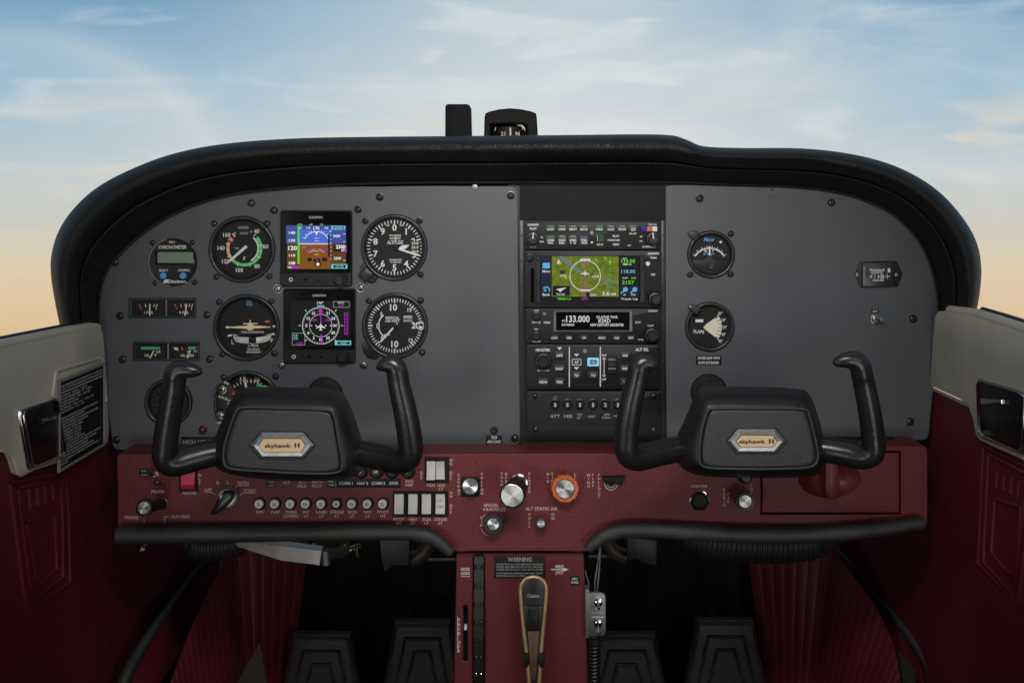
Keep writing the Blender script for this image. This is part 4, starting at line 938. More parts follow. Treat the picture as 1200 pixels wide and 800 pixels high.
# ================================================================== flight displays
def display_unit(name, label, x0, y0, x1, y1, gx0, gy0, gx1, gy1):
    t = Thing(name, label, 'display', (x0 + x1) / 2, (y0 + y1) / 2, 0.0, 'square glass flight displays')
    cx, cy, w, h = (x0 + x1) / 2, (y0 + y1) / 2, x1 - x0, y1 - y0
    m = t.mb(); m.frame(rr(cx, cy, w, h, 2.5), rr((gx0 + gx1) / 2, (gy0 + gy1) / 2, gx1 - gx0, gy1 - gy0, 1.2), -6, 5, 1.0); m.build('housing', 'unit_face', recalc=True)
    m = t.mb(); m.rect(gx0, gy0, gx1, gy1, -3, 3.2); gl = m.build('screen', 'screen_glass')
    yb = (gy1 + y1) / 2 + .3
    m = t.mb(); m.lathe(x0 + 12.6, yb, [(3, 5), (2.8, 6), (1.2, 6.2)], 14); pb = m.build('power_button', 'plastic_black')
    m = t.mb(); m.arc(x0 + 12.6, yb, 1.9, 0, 360, 1.0, 6.3); m.build('ring_mark', 'print_white', pb)
    m = t.mb(); m.lathe(x0 + 70.5, yb, [(8, 5), (8, 9), (7.2, 10), (5.6, 10), (5.4, 15), (4.8, 16), (.01, 16)], 28); m.build('knob', 'plastic_black')
    m = t.mb(); m.lathe(x0 + 43.5, yb + .6, [(1.4, 5), (1.3, 5.2)], 10); m.rect(x0 + 28, yb - 1.2, x0 + 32.5, yb + 1.4, 5, 5.15); m.build('sensor_dot', 'screen_glass')
    m = t.mb(); m.text('GARMIN', (gx0 + gx1) / 2 - .5, gy0 + 5.6, 2.8, 3.4, 16, bold=.03); m.build('maker_lettering', 'print_grey', gl)
    return t, gl
t, gl = display_unit('attitude_display', 'upper square flight display showing blue sky over brown ground', 329.5, 246.8, 413, 335, 331, 249, 411, 318.6)
z = 3.3
EACH = ('tape_field', 'tape_ground', 'readout_field', 'aircraft_wing', 'data_frame', 'map_road', 'river', 'black_field', 'icon_tile', 'command_bar', 'course_needle', 'green_readout', 'cyan_readout', 'cyan_box')
def P(parent, name, material, fn): m = t.mb(); fn(m); return m.build(name, material, parent, each=name in EACH)
P(gl, 'sky_field', 'glow_skytop', lambda m: m.rect(351, 264, 388, 285, z))
P(gl, 'tape_field', 'glow_tape', lambda m: (m.rect(336, 264, 349, 285, z), m.rect(388, 264, 406, 285, z), m.rect(351, 264, 388, 269.2, z + .05)))
P(gl, 'ground_field', 'glow_brown', lambda m: m.rect(351, 286.4, 388, 315, z))
P(gl, 'tape_ground', 'glow_darkbrown', lambda m: (m.rect(337, 285, 349, 315, z), m.rect(388, 285, 406, 310, z)))
P(gl, 'horizon_line', 'glow_pink', lambda m: m.rect(351, 284.8, 388, 286.4, z + .05))
P(gl, 'speed_band', 'glow_green', lambda m: (m.rect(349.3, 265, 351.6, 309.5, z + .1), m.text('GPS', 352, 263.4, 2.6, z + .1, 6), m.text('AP', 365, 263.2, 2.4, z + .1), m.text('VS', 377.4, 263.2, 2.4, z + .1)))
def white(m):
    m.arc(371.5, 287, 15.5, -62, 62, .7, z + .1, 30)
    for a in (-60, -45, -30, -20, -10, 10, 20, 30, 45, 60): m.tick(371.5, 287, a, 15.5, 18, .6, z + .1)
    m.poly([(370, 271.4), (373, 271.4), (371.9, 275.4), (371.1, 275.4)], z + .15); m.text('120', 371.4, 267, 3.2, z + .15, 7, bold=.02); m.text('110', 362, 267, 2.2, z + .15); m.text('130', 383, 267, 2.2, z + .15); m.text('N', 352.8, 267, 2.2, z + .15)
    for s, y, h in (('140', 272.6, 3.1), ('130', 281.6, 3.1), ('110', 299, 3.1), ('100', 308, 3.6)): m.text(s, 343, y, h, z + .1, 7.4)
    m.text('120', 343.6, 290.4, 4.6, z + .3, 10.4, bold=.03); m.text('2400', 395, 276.4, 3, z + .1, 8.4); m.text('2200', 396, 302.4, 3, z + .1, 8.4); m.text('2300', 399.6, 289, 4.2, z + .3, 11, bold=.03); m.text('60', 402.5, 292.8, 2.8, z + .3)
    m.text('TAS', 340.6, 313, 2.4, z + .1)
    for k in range(8): m.line(387.6, 271 + k * 4.6, 389.2, 271 + k * 4.6, .5, z + .1)
    for y in (274, 283, 292, 305): m.line(402.6, y, 405.4, y, .5, z + .1)
    for y in (279, 282, 294, 298): m.line(369, y, 374.4, y, .4, z + .1)
    m.lathe(373.2, 309.4, [(1.9, z + .4), (.01, z + .45)], 12)
P(gl, 'white_symbology', 'glow_white', white)
P(gl, 'readout_field', 'glow_black', lambda m: (m.rect(338, 287.6, 349.2, 293.4, z + .15), m.rect(391.5, 286, 406, 294.6, z + .15), m.rect(385, 275.5, 387.2, 300, z + .12), m.rect(361, 302, 366, 306, z + .12), m.rect(378, 302, 384, 306, z + .12), m.rect(368, 303, 376, 306.6, z + .12), m.rect(369.8, 306.8, 376.4, 312, z + .12)))
P(gl, 'command_bar', 'glow_magenta', lambda m: (m.poly([(359, 293.4), (369, 290.8), (365, 294.6), (362, 295.4)], z + .1), m.poly([(384, 293.4), (374.6, 290.8), (378, 294.6), (381, 295.4)], z + .1), m.rect(342.4, 311, 351, 314.6, z + .12), m.rect(405, 287, 406.8, 296, z + .2), m.poly([(370, 304.4), (374, 304.4), (372, 306.6)], z + .2)))
P(gl, 'aircraft_wing', 'print_yellow', lambda m: (m.poly([(361.6, 295.8), (369.4, 291.4), (370, 292.2), (364.6, 295.8)], z + .2), m.poly([(381.4, 295.8), (374.4, 291.4), (373.8, 292.2), (379, 295.8)], z + .2), m.rect(354.6, 289.2, 358.4, 290, z + .2)))
P(gl, 'cyan_box', 'glow_cyan', lambda m: (m.frame(box2(389, 264.6, 405, 269), box2(391, 265.4, 403.6, 268.2), z + .05, z + .2), m.text('2500', 397.2, 266.8, 2.6, z + .3, 9), m.frame(box2(388.6, 309.2, 407.6, 314.6), box2(391.4, 310.2, 405.4, 313.8), z + .05, z + .2), m.text('29.92', 398.4, 312, 3, z + .3, 10), m.rect(387, 269.4, 388.4, 272, z + .2)))
# heading display
t, gl = display_unit('heading_display', 'lower square flight display showing a compass rose on black', 333, 338.2, 417, 424.6, 334.6, 340.2, 415, 408.6)
cx, cy = 376.5, 381
P(gl, 'screen_field', 'glow_black', lambda m: m.rect(341, 352, 411.5, 405.5, z))
def rose(m):
    m.arc(cx, cy, 21.6, 0, 360, .5, z + .1, 48); m.arc(cx, cy, 13.2, 0, 360, .5, z + .1, 36)
    for k in range(72): m.tick(cx, cy, k * 5, 19.6 if k % 2 == 0 else 20.6, 21.6, .55, z + .1)
    for k, s in enumerate(('N', '3', '6', 'E', '12', '15', 'S', '21', '24', 'W', '30', '33')):
        x, y = pol(cx, cy, 16.6, 180 + k * 30 + 10 if False else k * 30 - 170 - 10); m.text(s, x, y, 3.3, z + .1, bold=.03)
    for a in (45, 90, 135, 225, 270, 315): m.tick(cx, cy, a, 23.6, 26, .9, z + .1)
    m.text('170°', 376, 354.6, 3, z + .3, 7.4, bold=.02); m.poly([(376.5, 378.2), (377.5, 380.4), (382, 383.4), (382, 384.4), (377.5, 383.2), (377.3, 385.2), (378.8, 386.6), (374.2, 386.6), (375.7, 385.2), (375.5, 383.2), (371, 384.4), (371, 383.4), (375.5, 380.4)], z + .3)
    for x in (365.5, 371, 382.4, 388): m.arc(x, 381, .6, 0, 360, .6, z + .1, 10)
    m.text('VLOC', 400, 354.2, 2, z + .2)
P(gl, 'rose', 'glow_text', rose)
P(gl, 'course_needle', 'glow_magenta', lambda m: (m.rect(375.7, 360, 376.9, 371, z + .2), m.rect(376.2, 391, 377.6, 402.6, z + .2), m.rect(376, 372, 377.2, 380, z + .2), m.poly([(376.3, 359.4), (379.4, 365.6), (373.2, 365.6)], z + .25), m.text('GPS', 369, 374.6, 2.6, z + .2, 6), m.text('1.0NM', 385, 374.6, 2.6, z + .2, 7), m.text('2.6', 400, 357.2, 2.8, z + .2, 6), m.text('170°', 352, 402.2, 3, z + .2, 8)))
P(gl, 'cyan_box', 'glow_cyan', lambda m: (m.frame(box2(393, 398.6, 412, 403.8), box2(396, 399.8, 410.4, 402.8), z + .05, z + .2), m.text('160°', 403.6, 401.3, 2.8, z + .3, 8), m.text('0.8', 347, 392.4, 2.6, z + .3), m.text('XTK', 347, 396, 2.8, z + .3, 6.4), m.poly([(372, 357.4), (381, 357.4), (380, 358.6), (373, 358.6)], z + .3)))
P(gl, 'data_frame', 'glow_grey', lambda m: (m.frame(box2(391, 352.6, 410, 360), box2(391.5, 353.1, 409.5, 359.5), z, z + .1), m.frame(box2(343, 389.6, 358, 404), box2(343.5, 390.1, 357.5, 403.5), z, z + .1)))
def scale(m):
    m.frame(box2(404, 366, 408.4, 391.6), box2(404.6, 366.6, 407.8, 391), z, z + .1)
    for k in range(6): m.arc(406.2, 369 + k * 4.1, .9, 0, 360, .5, z + .15, 8)
P(gl, 'deviation_scale', 'glow_magenta', scale)

# ================================================================== radio stack
def unit(name, label, x0, y0, x1, y1, depth=4.0, r=1.5, cat='radio'):
    t = Thing(name, label, cat, (x0 + x1) / 2, (y0 + y1) / 2, 0.0)
    m = t.mb(); m.poly(rr((x0 + x1) / 2, (y0 + y1) / 2, x1 - x0, y1 - y0, r), -3, depth, .9); m.build('faceplate', 'unit_face'); return t
def knob(t, x, y, r, z0, h=8, material='plastic_black', mark=None, name='knob'):
    m = t.mb(); n = 30; prof = [(r, z0), (r, z0 + h * .45), (r * .93, z0 + h * .55), (r * .72, z0 + h * .58), (r * .70, z0 + h), (r * .6, z0 + h * 1.08), (.01, z0 + h * 1.08)]
    m.lathe(x, y, prof, n); k = m.build(name, material)
    if mark is not None: m = t.mb(); m.tick(x, y, mark, r * .1, r * .98, 1.3, z0 + h * 1.1 + .2); m.build('pointer', 'print_white', k)
    return k
def keycap(t, x, y, w, h, z0, s=None, th=2.6, material='unit_key', tm='print_white', tw=None, hgt=1.6):
    m = t.mb(); m.poly(rr(x, y, w, h, 1.2, 2), z0, z0 + hgt, .5); k = m.build('key', material)
    if s: m = t.mb(); m.text(s, x, y, th, z0 + hgt + .12, tw, bold=.03); m.build('lettering', tm, k)
    return k
# audio panel
t = unit('audio_panel', 'top radio in the stack, thin audio panel with two knobs and rows of small keys', 615, 259.6, 773.4, 292.4)
z = 4.1
m = t.mb(); m.text('GARMIN', 624.6, 263.4, 2.4, z, 13, bold=.03); m.text('PLAY', 625, 267.8, 2.8, z, 8, bold=.03); m.text('PILOT', 624.6, 288.8, 2, z); m.text('COPILOT', 760, 289, 1.9, z, 16); m.text('GMA 345', 764, 263, 1.9, z, 10); m.text('IC', 635, 278, 2.2, z); m.text('MKR', 635, 283, 1.8, z); m.text('IC', 751, 277, 2.2, z); m.text('PA', 751, 282.4, 2, z)
for s, x in (('COM1', 645), ('COM2', 658.4), ('NAV1', 671.2), ('NAV2', 684), ('MKR', 702.4), ('AUX', 715.6), ('MUTE', 728.8)): m.text(s, x, 268.6, 2.5, z + 1.2, 8.6, bold=.03)
for a, b, x in (('COM1', 'MIC', 645.2), ('COM2', 'MIC', 658.4), ('SPKR', '1 2', 671.4), ('TEL', 'MUS', 684.4)): m.text(a, x, 281.4, 2.3, z + 1.2, 8, bold=.03); m.text(b, x, 284.4, 2.3, z + 1.2, 6.4, bold=.03)
m.text('PILOT', 721.6, 276.4, 2.2, z, 8, bold=.03); m.text('PASSENGER', 719, 281.2, 2, z, 14); m.text('CREW', 721.6, 286.2, 2.2, z, 8, bold=.03); m.text('MUS', 702.8, 286.4, 2.2, z, 7); m.text('BLUE', 741.4, 273.4, 2, z, 8); m.text('INT', 737.4, 287.4, 1.8, z); m.rect(699.6, 275, 700.1, 282.6, z); m.build('lettering', 'print_white')
def keys(): 
    for x in (645, 658.4, 671.2, 684): 
        for y in (267.6, 281.6): m = t.mb(); m.poly(rr(x, y, 11.6, 11.6 if y > 270 else 8.4, 1, 2), 4, 5.1, .4); m.build('key', 'unit_key')
    for x in (702.4, 715.6, 728.8, 741.6): m = t.mb(); m.poly(rr(x, 267.4, 11.6, 8.6, 1, 2), 4, 5.1, .4); m.build('key', 'unit_key')
keys()
m = t.mb(); 
for x, y in ((644, 265), (645, 276.4), (702.4, 265), (742, 264.6)): m.rect(x - 3, y - .5, x + 3, y + .5, 5.3)
for y in (275.6, 278.4, 281): m.rect(702, y, 707, y + .7, 4.3)
m.build('lamp_bar', 'glow_ledgreen', each=True)
m = t.mb(); m.rect(681.4, 275.8, 687.4, 277, 5.3); m.build('lamp_bar', 'glow_ledblue')
m = t.mb()
for x in (658.4, 671.2, 684, 715.6, 728.8): m.rect(x - 3, 264.6, x + 3, 265.3, 5.3)
for x in (658.4, 671.2): m.rect(x - 3, 276, x + 3, 276.8, 5.3)
m.rect(739, 266.6, 744.4, 270.6, 5.3); m.build('lamp_bar', 'print_grey', each=True)
for x, mt in ((754.4, 'glow_ledblue'), (760.6, 'print_red'), (766.8, 'print_white')): m = t.mb(); m.rect(x - 2.9, 265.2, x + 2.9, 271, 4, 5.0, .3); m.build('colour_key', mt)
m = t.mb(); m.lathe(693.2, 273, [(2.2, 4), (2, 4.6), (.01, 4.8)], 12); m.build('photocell', 'grey_metal'); m = t.mb(); m.lathe(693.3, 283.8, [(1.5, 4), (1.2, 5), (.01, 5.2)], 10); m.build('jack_lamp', 'print_white')
knob(t, 624, 280, 8.2, 4, 9, mark=8); knob(t, 764.4, 280, 8.2, 4, 9, mark=-8)
# GPS navigator
t = unit('map_navigator', 'wide navigator with colour map screen below the audio panel', 615, 293.4, 774.4, 360, 5, cat='navigator')
m = t.mb(); m.frame(box2(628, 298.8, 755, 354.6), box2(633.4, 299.2, 749, 352.6), 4, 7.4, .7); m.build('screen_frame', 'bezel_black', recalc=True)
m = t.mb(); m.rect(633, 298.8, 749.4, 353, 4.6, 5.4); gl = m.build('screen', 'screen_glass'); z = 5.5
P(gl, 'side_bar', 'glow_navy', lambda m: m.rect(634, 299.8, 646, 347, z))
P(gl, 'map_field', 'glow_map', lambda m: m.rect(646.2, 299.8, 724.6, 347, z))
P(gl, 'map_road', 'glow_mapdark', lambda m: ([m.line(a, b, c, d, .6, z + .05) for a, b, c, d in ((646.2, 330, 668, 331), (668, 331, 680, 336), (700, 336.5, 724, 334.6), (704, 300, 704.5, 318), (690, 312, 724, 311), (717, 300, 718, 335), (646.4, 316, 664, 309), (690, 337, 724, 337.4))]))
P(gl, 'river', 'glow_river', lambda m: (m.poly([(655, 300), (660, 300), (674, 311), (683, 318), (681, 320.5), (671, 314.5), (660, 306)], z + .08), m.poly([(703, 324.6), (712, 327), (724.5, 328.6), (724.5, 331), (711, 330), (703, 327.4)], z + .08), m.rect(710, 335, 719, 337, z + .08)))
def gpswhite(m):
    m.arc(685.4, 322.6, 17.8, 0, 360, .9, z + .15, 48); m.rect(679.6, 303, 691.4, 305.4, z + .2); m.rect(680, 338.6, 691, 341, z + .2)
    m.poly([(685.4, 315.4), (686.2, 318.8), (690, 320), (690, 321), (686.2, 320.8), (686, 322.6), (684.8, 322.6), (684.6, 320.8), (680.8, 321), (680.8, 320), (684.6, 318.8)], z + .3)
    m.poly([(654.6, 303), (657.2, 309.8), (654.6, 308.2), (652, 309.8)], z + .2); m.text('3.6', 709.4, 343.4, 4.4, z + .2, 8.6, bold=.02); m.text('NM', 718.2, 344, 2.6, z + .2, 6); m.text('Menu', 640, 317.4, 2.6, z + .2, 9); m.text('Back', 640, 344.6, 2.8, z + .2, 8.6)
    m.text('KIXD', 660, 322.6, 2.2, z + .2); m.text('K34', 697, 323.4, 2.6, z + .2, 8); m.text('Terrain', 656.6, 344, 2.1, z + .4, 10); m.text('GND', 694.6, 345, 2.1, z + .4, 8); m.text('Track Up', 737, 349.6, 2.2, z + .4, 20); m.text('ACT', 731.6, 302.6, 1.8, z + .2); m.text('STBY', 732, 309.4, 1.8, z + .2); m.text('KIXD TWR', 735, 309.6, 1.6, z + .2, 9); m.text('VLOC', 732, 325.2, 1.8, z + .2); m.text('In', 731.4, 344.6, 2.2, z + .3); m.text('Out', 741.6, 344.6, 2.2, z + .3); m.poly([(651, 338.5), (656, 337.4), (664, 336.4), (659, 339.4), (656, 342), (655, 340)], z + .4)
P(gl, 'white_symbology', 'glow_text', gpswhite)
P(gl, 'black_field', 'glow_black', lambda m: (m.rect(725, 299.8, 748.4, 334.4, z), m.rect(647.4, 334.4, 667.4, 346, z + .2), m.rect(634, 347.2, 748.4, 352, z), m.arc(658, 318.4, 1.4, 0, 360, 1.4, z + .2), m.arc(660.6, 318, 1.2, 0, 360, 1, z + .2), m.arc(693.4, 322.6, 1.2, 0, 360, 1.2, z + .2), m.lathe(688.8, 344.4, [(2.6, z + .2), (2.5, z + .3)], 14), m.rect(646.0, 299.8, 646.5, 347, z + .1)))
P(gl, 'green_readout', 'glow_green', lambda m: (m.text('133.00', 735.6, 305.6, 4, z + .2, 16.4), m.text('2157', 735.4, 330.4, 4, z + .2, 14), m.text('ENR', 742, 325.4, 2, z + .2), m.text('TERM 0.3', 660.6, 349.6, 2.6, z + .2, 16), m.poly([(697.4, 303.4), (699.4, 303.4), (698.4, 306)], z + .2), m.poly([(708, 301), (710.4, 301), (709.2, 304)], z + .2), m.poly([(713, 305.4), (716, 305.4), (714.4, 311)], z + .2), m.arc(662.6, 325, 1, 0, 360, 1, z + .2)))
P(gl, 'cyan_readout', 'glow_azure', lambda m: (m.text('118.00', 735.6, 317.6, 4, z + .2, 16.4), m.poly(rr(640, 310.8, 8.4, 6.6, 1), z + .2), m.arc(640, 339.6, 3.8, -60, 110, 1.4, z + .2), m.arc(638.6, 339.6, 1, 0, 360, 1, z + .2), m.lathe(732.4, 338.6, [(2.8, z + .2), (2.7, z + .3)], 14), m.lathe(743.4, 338.6, [(2.8, z + .2), (2.7, z + .3)], 14), m.line(730.4, 340.6, 727, 343, 1.4, z + .2), m.line(741.4, 340.6, 738, 343, 1.4, z + .2)))
P(gl, 'icon_tile', 'glow_navy', lambda m: (m.rect(725.4, 334.8, 736.4, 347, z), m.rect(737, 334.8, 748.4, 347, z)))
P(gl, 'magenta_track', 'glow_magenta', lambda m: (m.rect(684.9, 300, 685.9, 314, z + .12), m.rect(685, 323.6, 685.8, 340, z + .12), m.rect(681, 340.4, 690, 341.6, z + .25), m.text('GPS', 684.8, 349.6, 2.8, z + .2, 8)))
m = t.mb(); m.text('GARMIN', 765, 296.8, 2.4, 5.2, 13, bold=.03); m.build('maker_lettering', 'print_white')
m = t.mb(); m.poly(rr(623.8, 334, 4.2, 40, 1), 4.9, 5.3); m.build('card_slot', 'screen_glass')
keycap(t, 765, 301.8, 9, 4.6, 5, 'HOME', 2, tw=7.4); keycap(t, 765, 321.4, 9, 4.6, 5, 'FPL', 2.2)
m = t.mb(); m.lathe(758.6, 308.6, [(2.6, 5), (2.4, 6), (.01, 6.3)], 14); m.build('photocell', 'print_white')
knob(t, 620.6, 301, 4.6, 5, 8); knob(t, 766.4, 349.4, 8, 5, 14)
# communications radio
t = unit('communications_radio', 'radio reading 133.000 on a monochrome display', 615.6, 361, 772, 402, 4)
m = t.mb(); m.frame(box2(648.4, 363.2, 740.6, 388), box2(651.6, 365, 737, 386.4), 4, 6.4, .6); m.build('screen_frame', 'grey_metal', recalc=True)
m = t.mb(); m.rect(651.2, 364.6, 737.4, 386.8, 3.6, 4.6); gl = m.build('screen', 'screen_glass')
z = 4.8
P(gl, 'display_lettering', 'glow_text', lambda m: (m.text('133.000', 677, 373, 7.4, z, 27.4, bold=.01), m.text('ACT', 660.4, 375.2, 2.4, z, 4.4), m.text('DATABASE', 665.4, 379.8, 2.6, z, 14.4), m.text('OLATHE TWR', 711, 371, 3, z, 25), m.text('KIXD', 708, 375.4, 4.2, z, 14), m.text('NEW CENTURY AIRCENTER', 711, 380, 3.0, z, 39)))
m = t.mb(); m.text('PUSH SQ', 628.4, 377.2, 1.8, 4.2, 10); m.text('COM', 628.4, 363.4, 1.8, 4.2); m.text('VOL', 628.4, 385, 1.8, 4.2); m.text('PUSH ID', 628.6, 399.4, 1.8, 4.2, 9); m.text('MON', 641, 377.4, 2.4, 4.2, 7.4, bold=.03); m.text('TUNE', 761.6, 381, 2, 4.2); m.text('PUSH', 750.4, 397.4, 1.8, 4.2); m.text('GARMIN', 764.6, 363.8, 2.0, 4.2, 11); m.poly([(744, 376.6), (746.6, 375.6), (749.6, 376.6), (746.6, 377.8)], 4.2); m.rect(744, 376, 750, 378, 4.2); m.build('lettering', 'print_white')
for s, x in (('COM', 649.5), ('OBS', 666.7), ('T/F', 684), ('FUNC', 705.2), ('CLR', 722.4), ('ENT', 739)): keycap(t, x, 395.2, 9.6, 5.6, 4, s, 2.2)
knob(t, 628.3, 369.6, 5.2, 4, 8); knob(t, 628.3, 392.6, 5.2, 4, 8); knob(t, 762.8, 391.6, 8.8, 4, 13)
m = t.mb(); m.lathe(638, 367.4, [(2.2, 4), (2, 4.4), (.01, 4.6)], 12); m.build('photocell', 'grey_metal')
# autopilot
t = unit('autopilot_panel', 'autopilot panel with a lit blue LVL key', 616.8, 403, 772, 455, 4, 3, cat='autopilot')
z = 4.2
m = t.mb(); m.rect(666.4, 405.4, 667.6, 452.4, 4, 4.8); m.rect(702.6, 405.4, 703.8, 452.4, 4, 4.8); m.rect(707.2, 417, 708, 441.6, z); m.build('divider_line', 'print_white', each=True)
m = t.mb(); m.text('HDG/TRK', 636.4, 409.4, 3.2, z, 17, bold=.03); m.text('PUSH SYNC', 636.6, 433.4, 2, z, 14.4); m.text('ALT SEL', 752, 408.8, 3.4, z, 15.6, bold=.03); m.text('DN', 707.6, 415.4, 2.2, z, 5, bold=.03); m.text('UP', 707.6, 443.6, 2.2, z, 5, bold=.03)
for x, y, sg in ((655.6, 407.6, 1), (675.4, 415.4, 1), (675.4, 430.8, 1)): m.poly([(x - 3, y - 1.5 * sg), (x + 3, y - 1.5 * sg), (x, y + 1.8 * sg)], z)
m.poly([(705.4, 420.4), (709.8, 420.4), (707.6, 417)], z); m.poly([(705.4, 438.4), (709.8, 438.4), (707.6, 441.8)], z); m.build('lettering', 'print_white', each=True)
for s, x, y in (('APR', 655.6, 415.6), ('NAV', 655.6, 431), ('HDG', 636.5, 446.6), ('TRK', 655.6, 446.6), ('FD', 675.4, 438.8), ('YD', 694.8, 438.8), ('IAS', 732.2, 415.4), ('VNV', 732.4, 431), ('VS', 732.4, 446.6)): keycap(t, x, y, 12.4, 9, 4, s, 3)
k = keycap(t, 675.4, 423.3, 11, 7.6, 4, 'AP', 3); m = t.mb(); m.frame(rr(675.4, 423.3, 11, 7.6, .8, 1), rr(675.4, 423.3, 9.6, 6.2, .5, 1), 5.6, 5.9); m.build('key_border', 'print_white', k)
k = keycap(t, 694.8, 423.3, 13.6, 9.8, 4, material='glow_key'); m = t.mb(); m.poly(rr(694.8, 423.3, 8, 5, .8, 2), 5.65, 5.8); m.build('key_centre', 'unit_key', k); m = t.mb(); m.text('LVL', 694.8, 423.3, 2.8, 6, bold=.03); m.build('lettering', 'print_white', k)
knob(t, 636.5, 421.4, 9.8, 4, 14); knob(t, 752.6, 421.6, 9.8, 4, 14)
m = t.mb(); m.lathe(685, 410.6, [(2.6, 4), (2.4, 4.5), (.01, 4.7)], 14); m.build('photocell', 'grey_metal')
m = t.mb(); m.frame(rr(716.4, 429.4, 11.4, 27, 1, 2), rr(716.4, 429.4, 9.6, 25.2, .8, 2), 3.6, 5, .4); m.build('wheel_well', 'bezel_black', recalc=True)
m = t.mb(); vs = []; nn = 40
for i in range(nn):
    a = 2 * math.pi * i / nn; q = 14 if i % 2 else 13.2
    for x in (712, 720.8): vs.append((x, -429.4 + q * math.sin(a), -5 + q * math.cos(a)))
m.add(vs, [(2 * i, 2 * i + 1, (2 * i + 3) % (2 * nn), (2 * i + 2) % (2 * nn)) for i in range(nn)] + [tuple(range(0, 2 * nn, 2)), tuple(range(1, 2 * nn, 2))]); m.build('pitch_wheel', 'plastic_black', recalc=True, sharp=10)
# breaker strip
t = unit('avionics_breaker_strip', 'black strip of six small push breakers at the foot of the radio stack', 617, 458, 773, 515, 2, 1, cat='breaker panel')
for k, (x, s) in enumerate(((651.4, '5'), (665.6, '5'), (680.2, '5'), (695.4, '5'), (709.8, '2'), (724.6, '5'))):
    m = t.mb(); m.lathe(x - 1, 472.5, [(6, 2), (6, 3.4), (5, 3.8), (4.6, 8), (3.9, 9), (.01, 9)], 18); b = m.build('breaker', 'plastic_black')
    m = t.mb(); m.text(s, x - 1, 472.5, 4, 9.2, bold=.03); m.build('rating', 'print_white', b)
m = t.mb(); m.arc(650.8, 465.4, 1.8, 0, 360, .5, 2.2); m.text('ATT', 650.4, 487, 3.8, 2.2, 11); m.text('HSI', 665.6, 487, 3.8, 2.2, 9); m.text('STBY', 679.4, 485.2, 2.4, 2.2, 6); m.text('BAT', 678.4, 489, 2.4, 2.2, 4); m.text('GMC', 693.6, 487.4, 2.6, 2.2, 9); m.text('GPS', 710.8, 485, 2.2, 2.2, 7); m.text('AP SERVO', 710, 488.8, 2.2, 2.2, 10); m.text('PITCH', 723, 487, 2.2, 2.2, 8); m.build('lettering', 'print_grey')
for p in ((627, 463.6), (628, 502.4), (765.5, 463.4), (765.6, 502.6)): screw(t, p[0], p[1], 3.6, z=2)
m = t.mb(); m.rect(620, 498, 770, 513.5, 2, 2.6, .3); m.build('blank_plate', 'placard_black')
# ================================================================== controls on the red panel
RD = 0.05
placard('tiny two-line black placard at the far left of the red panel', 163.6, 549, 174.4, 558, [('PULL', 7), ('DOOR', 7)], RD, 2.4, 'print_grey')
placard('tiny black placard above PRIMER lettering', 180, 562.8, 189, 567, [('OFF', 4)], RD, 2.2, 'print_grey')
placard('tiny two-line black placard under the left yoke', 312, 562.2, 323, 570.2, [('COMM', 8), ('AUDIO', 8)], RD, 2.4, 'print_grey')
t = placard('long black placard COMM 1 NAV 2 COMM 2 XPDR above the round breakers', 384, 560.6, 469.6, 571, [('COMM 1', 16, 405.6), ], RD, 3.4)
m = t.mb(); m.text('NAV 2', 425, 565.8, 3.4, .62, 13, bold=.015); m.text('COMM 2', 443.4, 565.8, 3.4, .62, 16, bold=.015); m.text('XPDR', 461.4, 565.8, 3.4, .62, 11, bold=.015); m.text('STALL', 388.4, 563.8, 2.2, .62, 7); m.text('WARN', 388.4, 567.8, 2.2, .62, 7); m.line(393.6, 561.4, 393.6, 570.4, .4, .62); m.build('lettering', 'print_white')
# small bent toggle half hidden behind the grip
t = Thing('toggle_switch', 'small toggle half hidden behind the left grip of the left yoke on the red panel', 'switch', 180, 554, RD)
m = t.mb(); m.lathe(182, 556, [(4.4, 0), (4.4, 1.6), (3, 2), (2.6, 4)], 12); nt_ = m.build('hex_nut', 'screw_steel'); m = t.mb(); m.tube([t.map(182, -556, 2), t.map(180, -552.6, 9), t.map(178.4, -550.4, 15)], [.0013, .0018, .0022], 10); m.build('toggle_lever', 'screw_steel', nt_)
def push_pull(name, label, cat, base, front, r, reach, mat_body, cap_r, collar=None, stem_r=None, base_r=None, group=None):
    """round knob at the end of a shaft; base and front are its picture points on the panel and at the end"""
    t = Thing(name, label, cat, base[0], base[1], RD, group); A = W(*base, RD); B = W(*front, RD + reach); B.x, B.z = B.x, B.z
    ax = (B - A).normalized(); s = .001
    def ring(P, pairs, nm, mt, par=None, flute=0, sharp=38):
        m = t.mb(); n = 40; u = ax.cross(Vector((0, 0, 1))).normalized(); w = u.cross(ax); rs = []
        for q, h in pairs: rs.append([P + ax * h * s + (u * math.cos(2 * math.pi * i / n) + w * math.sin(2 * math.pi * i / n)) * q * s * (1 - (flute if (i // 2) % 2 else 0)) for i in range(n)])
        m.loft(rs, True, True); return m.build(nm, mt, par, recalc=True, sharp=sharp)
    Ltot = (B - A).length / s
    if base_r: ring(A, [(base_r, -.5), (base_r, 3), (base_r * .85, 4)], 'collar', collar or 'chrome')
    ring(A, [((stem_r or r * .5), -1), ((stem_r or r * .5), Ltot - 4)], 'shaft', 'plastic_black' if stem_r and stem_r > 5 else 'chrome')
    k = ring(B, [(r * .7, -9), (r * .97, -8), (r, -6), (r, -1), (r * .95, .3), (cap_r * 1.06, .5), (cap_r * 1.04, -.6)], 'knob', mat_body, flute=.05)
    ring(B, [(cap_r * 1.03, -.8), (cap_r, .3), (cap_r * .93, .7)], 'cap', 'brushed_alloy', k, sharp=12)
    return t
push_pull('primer_knob', 'long black plunger knob beside PRIMER lettering at far left', 'knob', (191, 590), (168.5, 594.6), 9.4, .055, 'plastic_black', 6.8, base_r=6.5, stem_r=6.0)
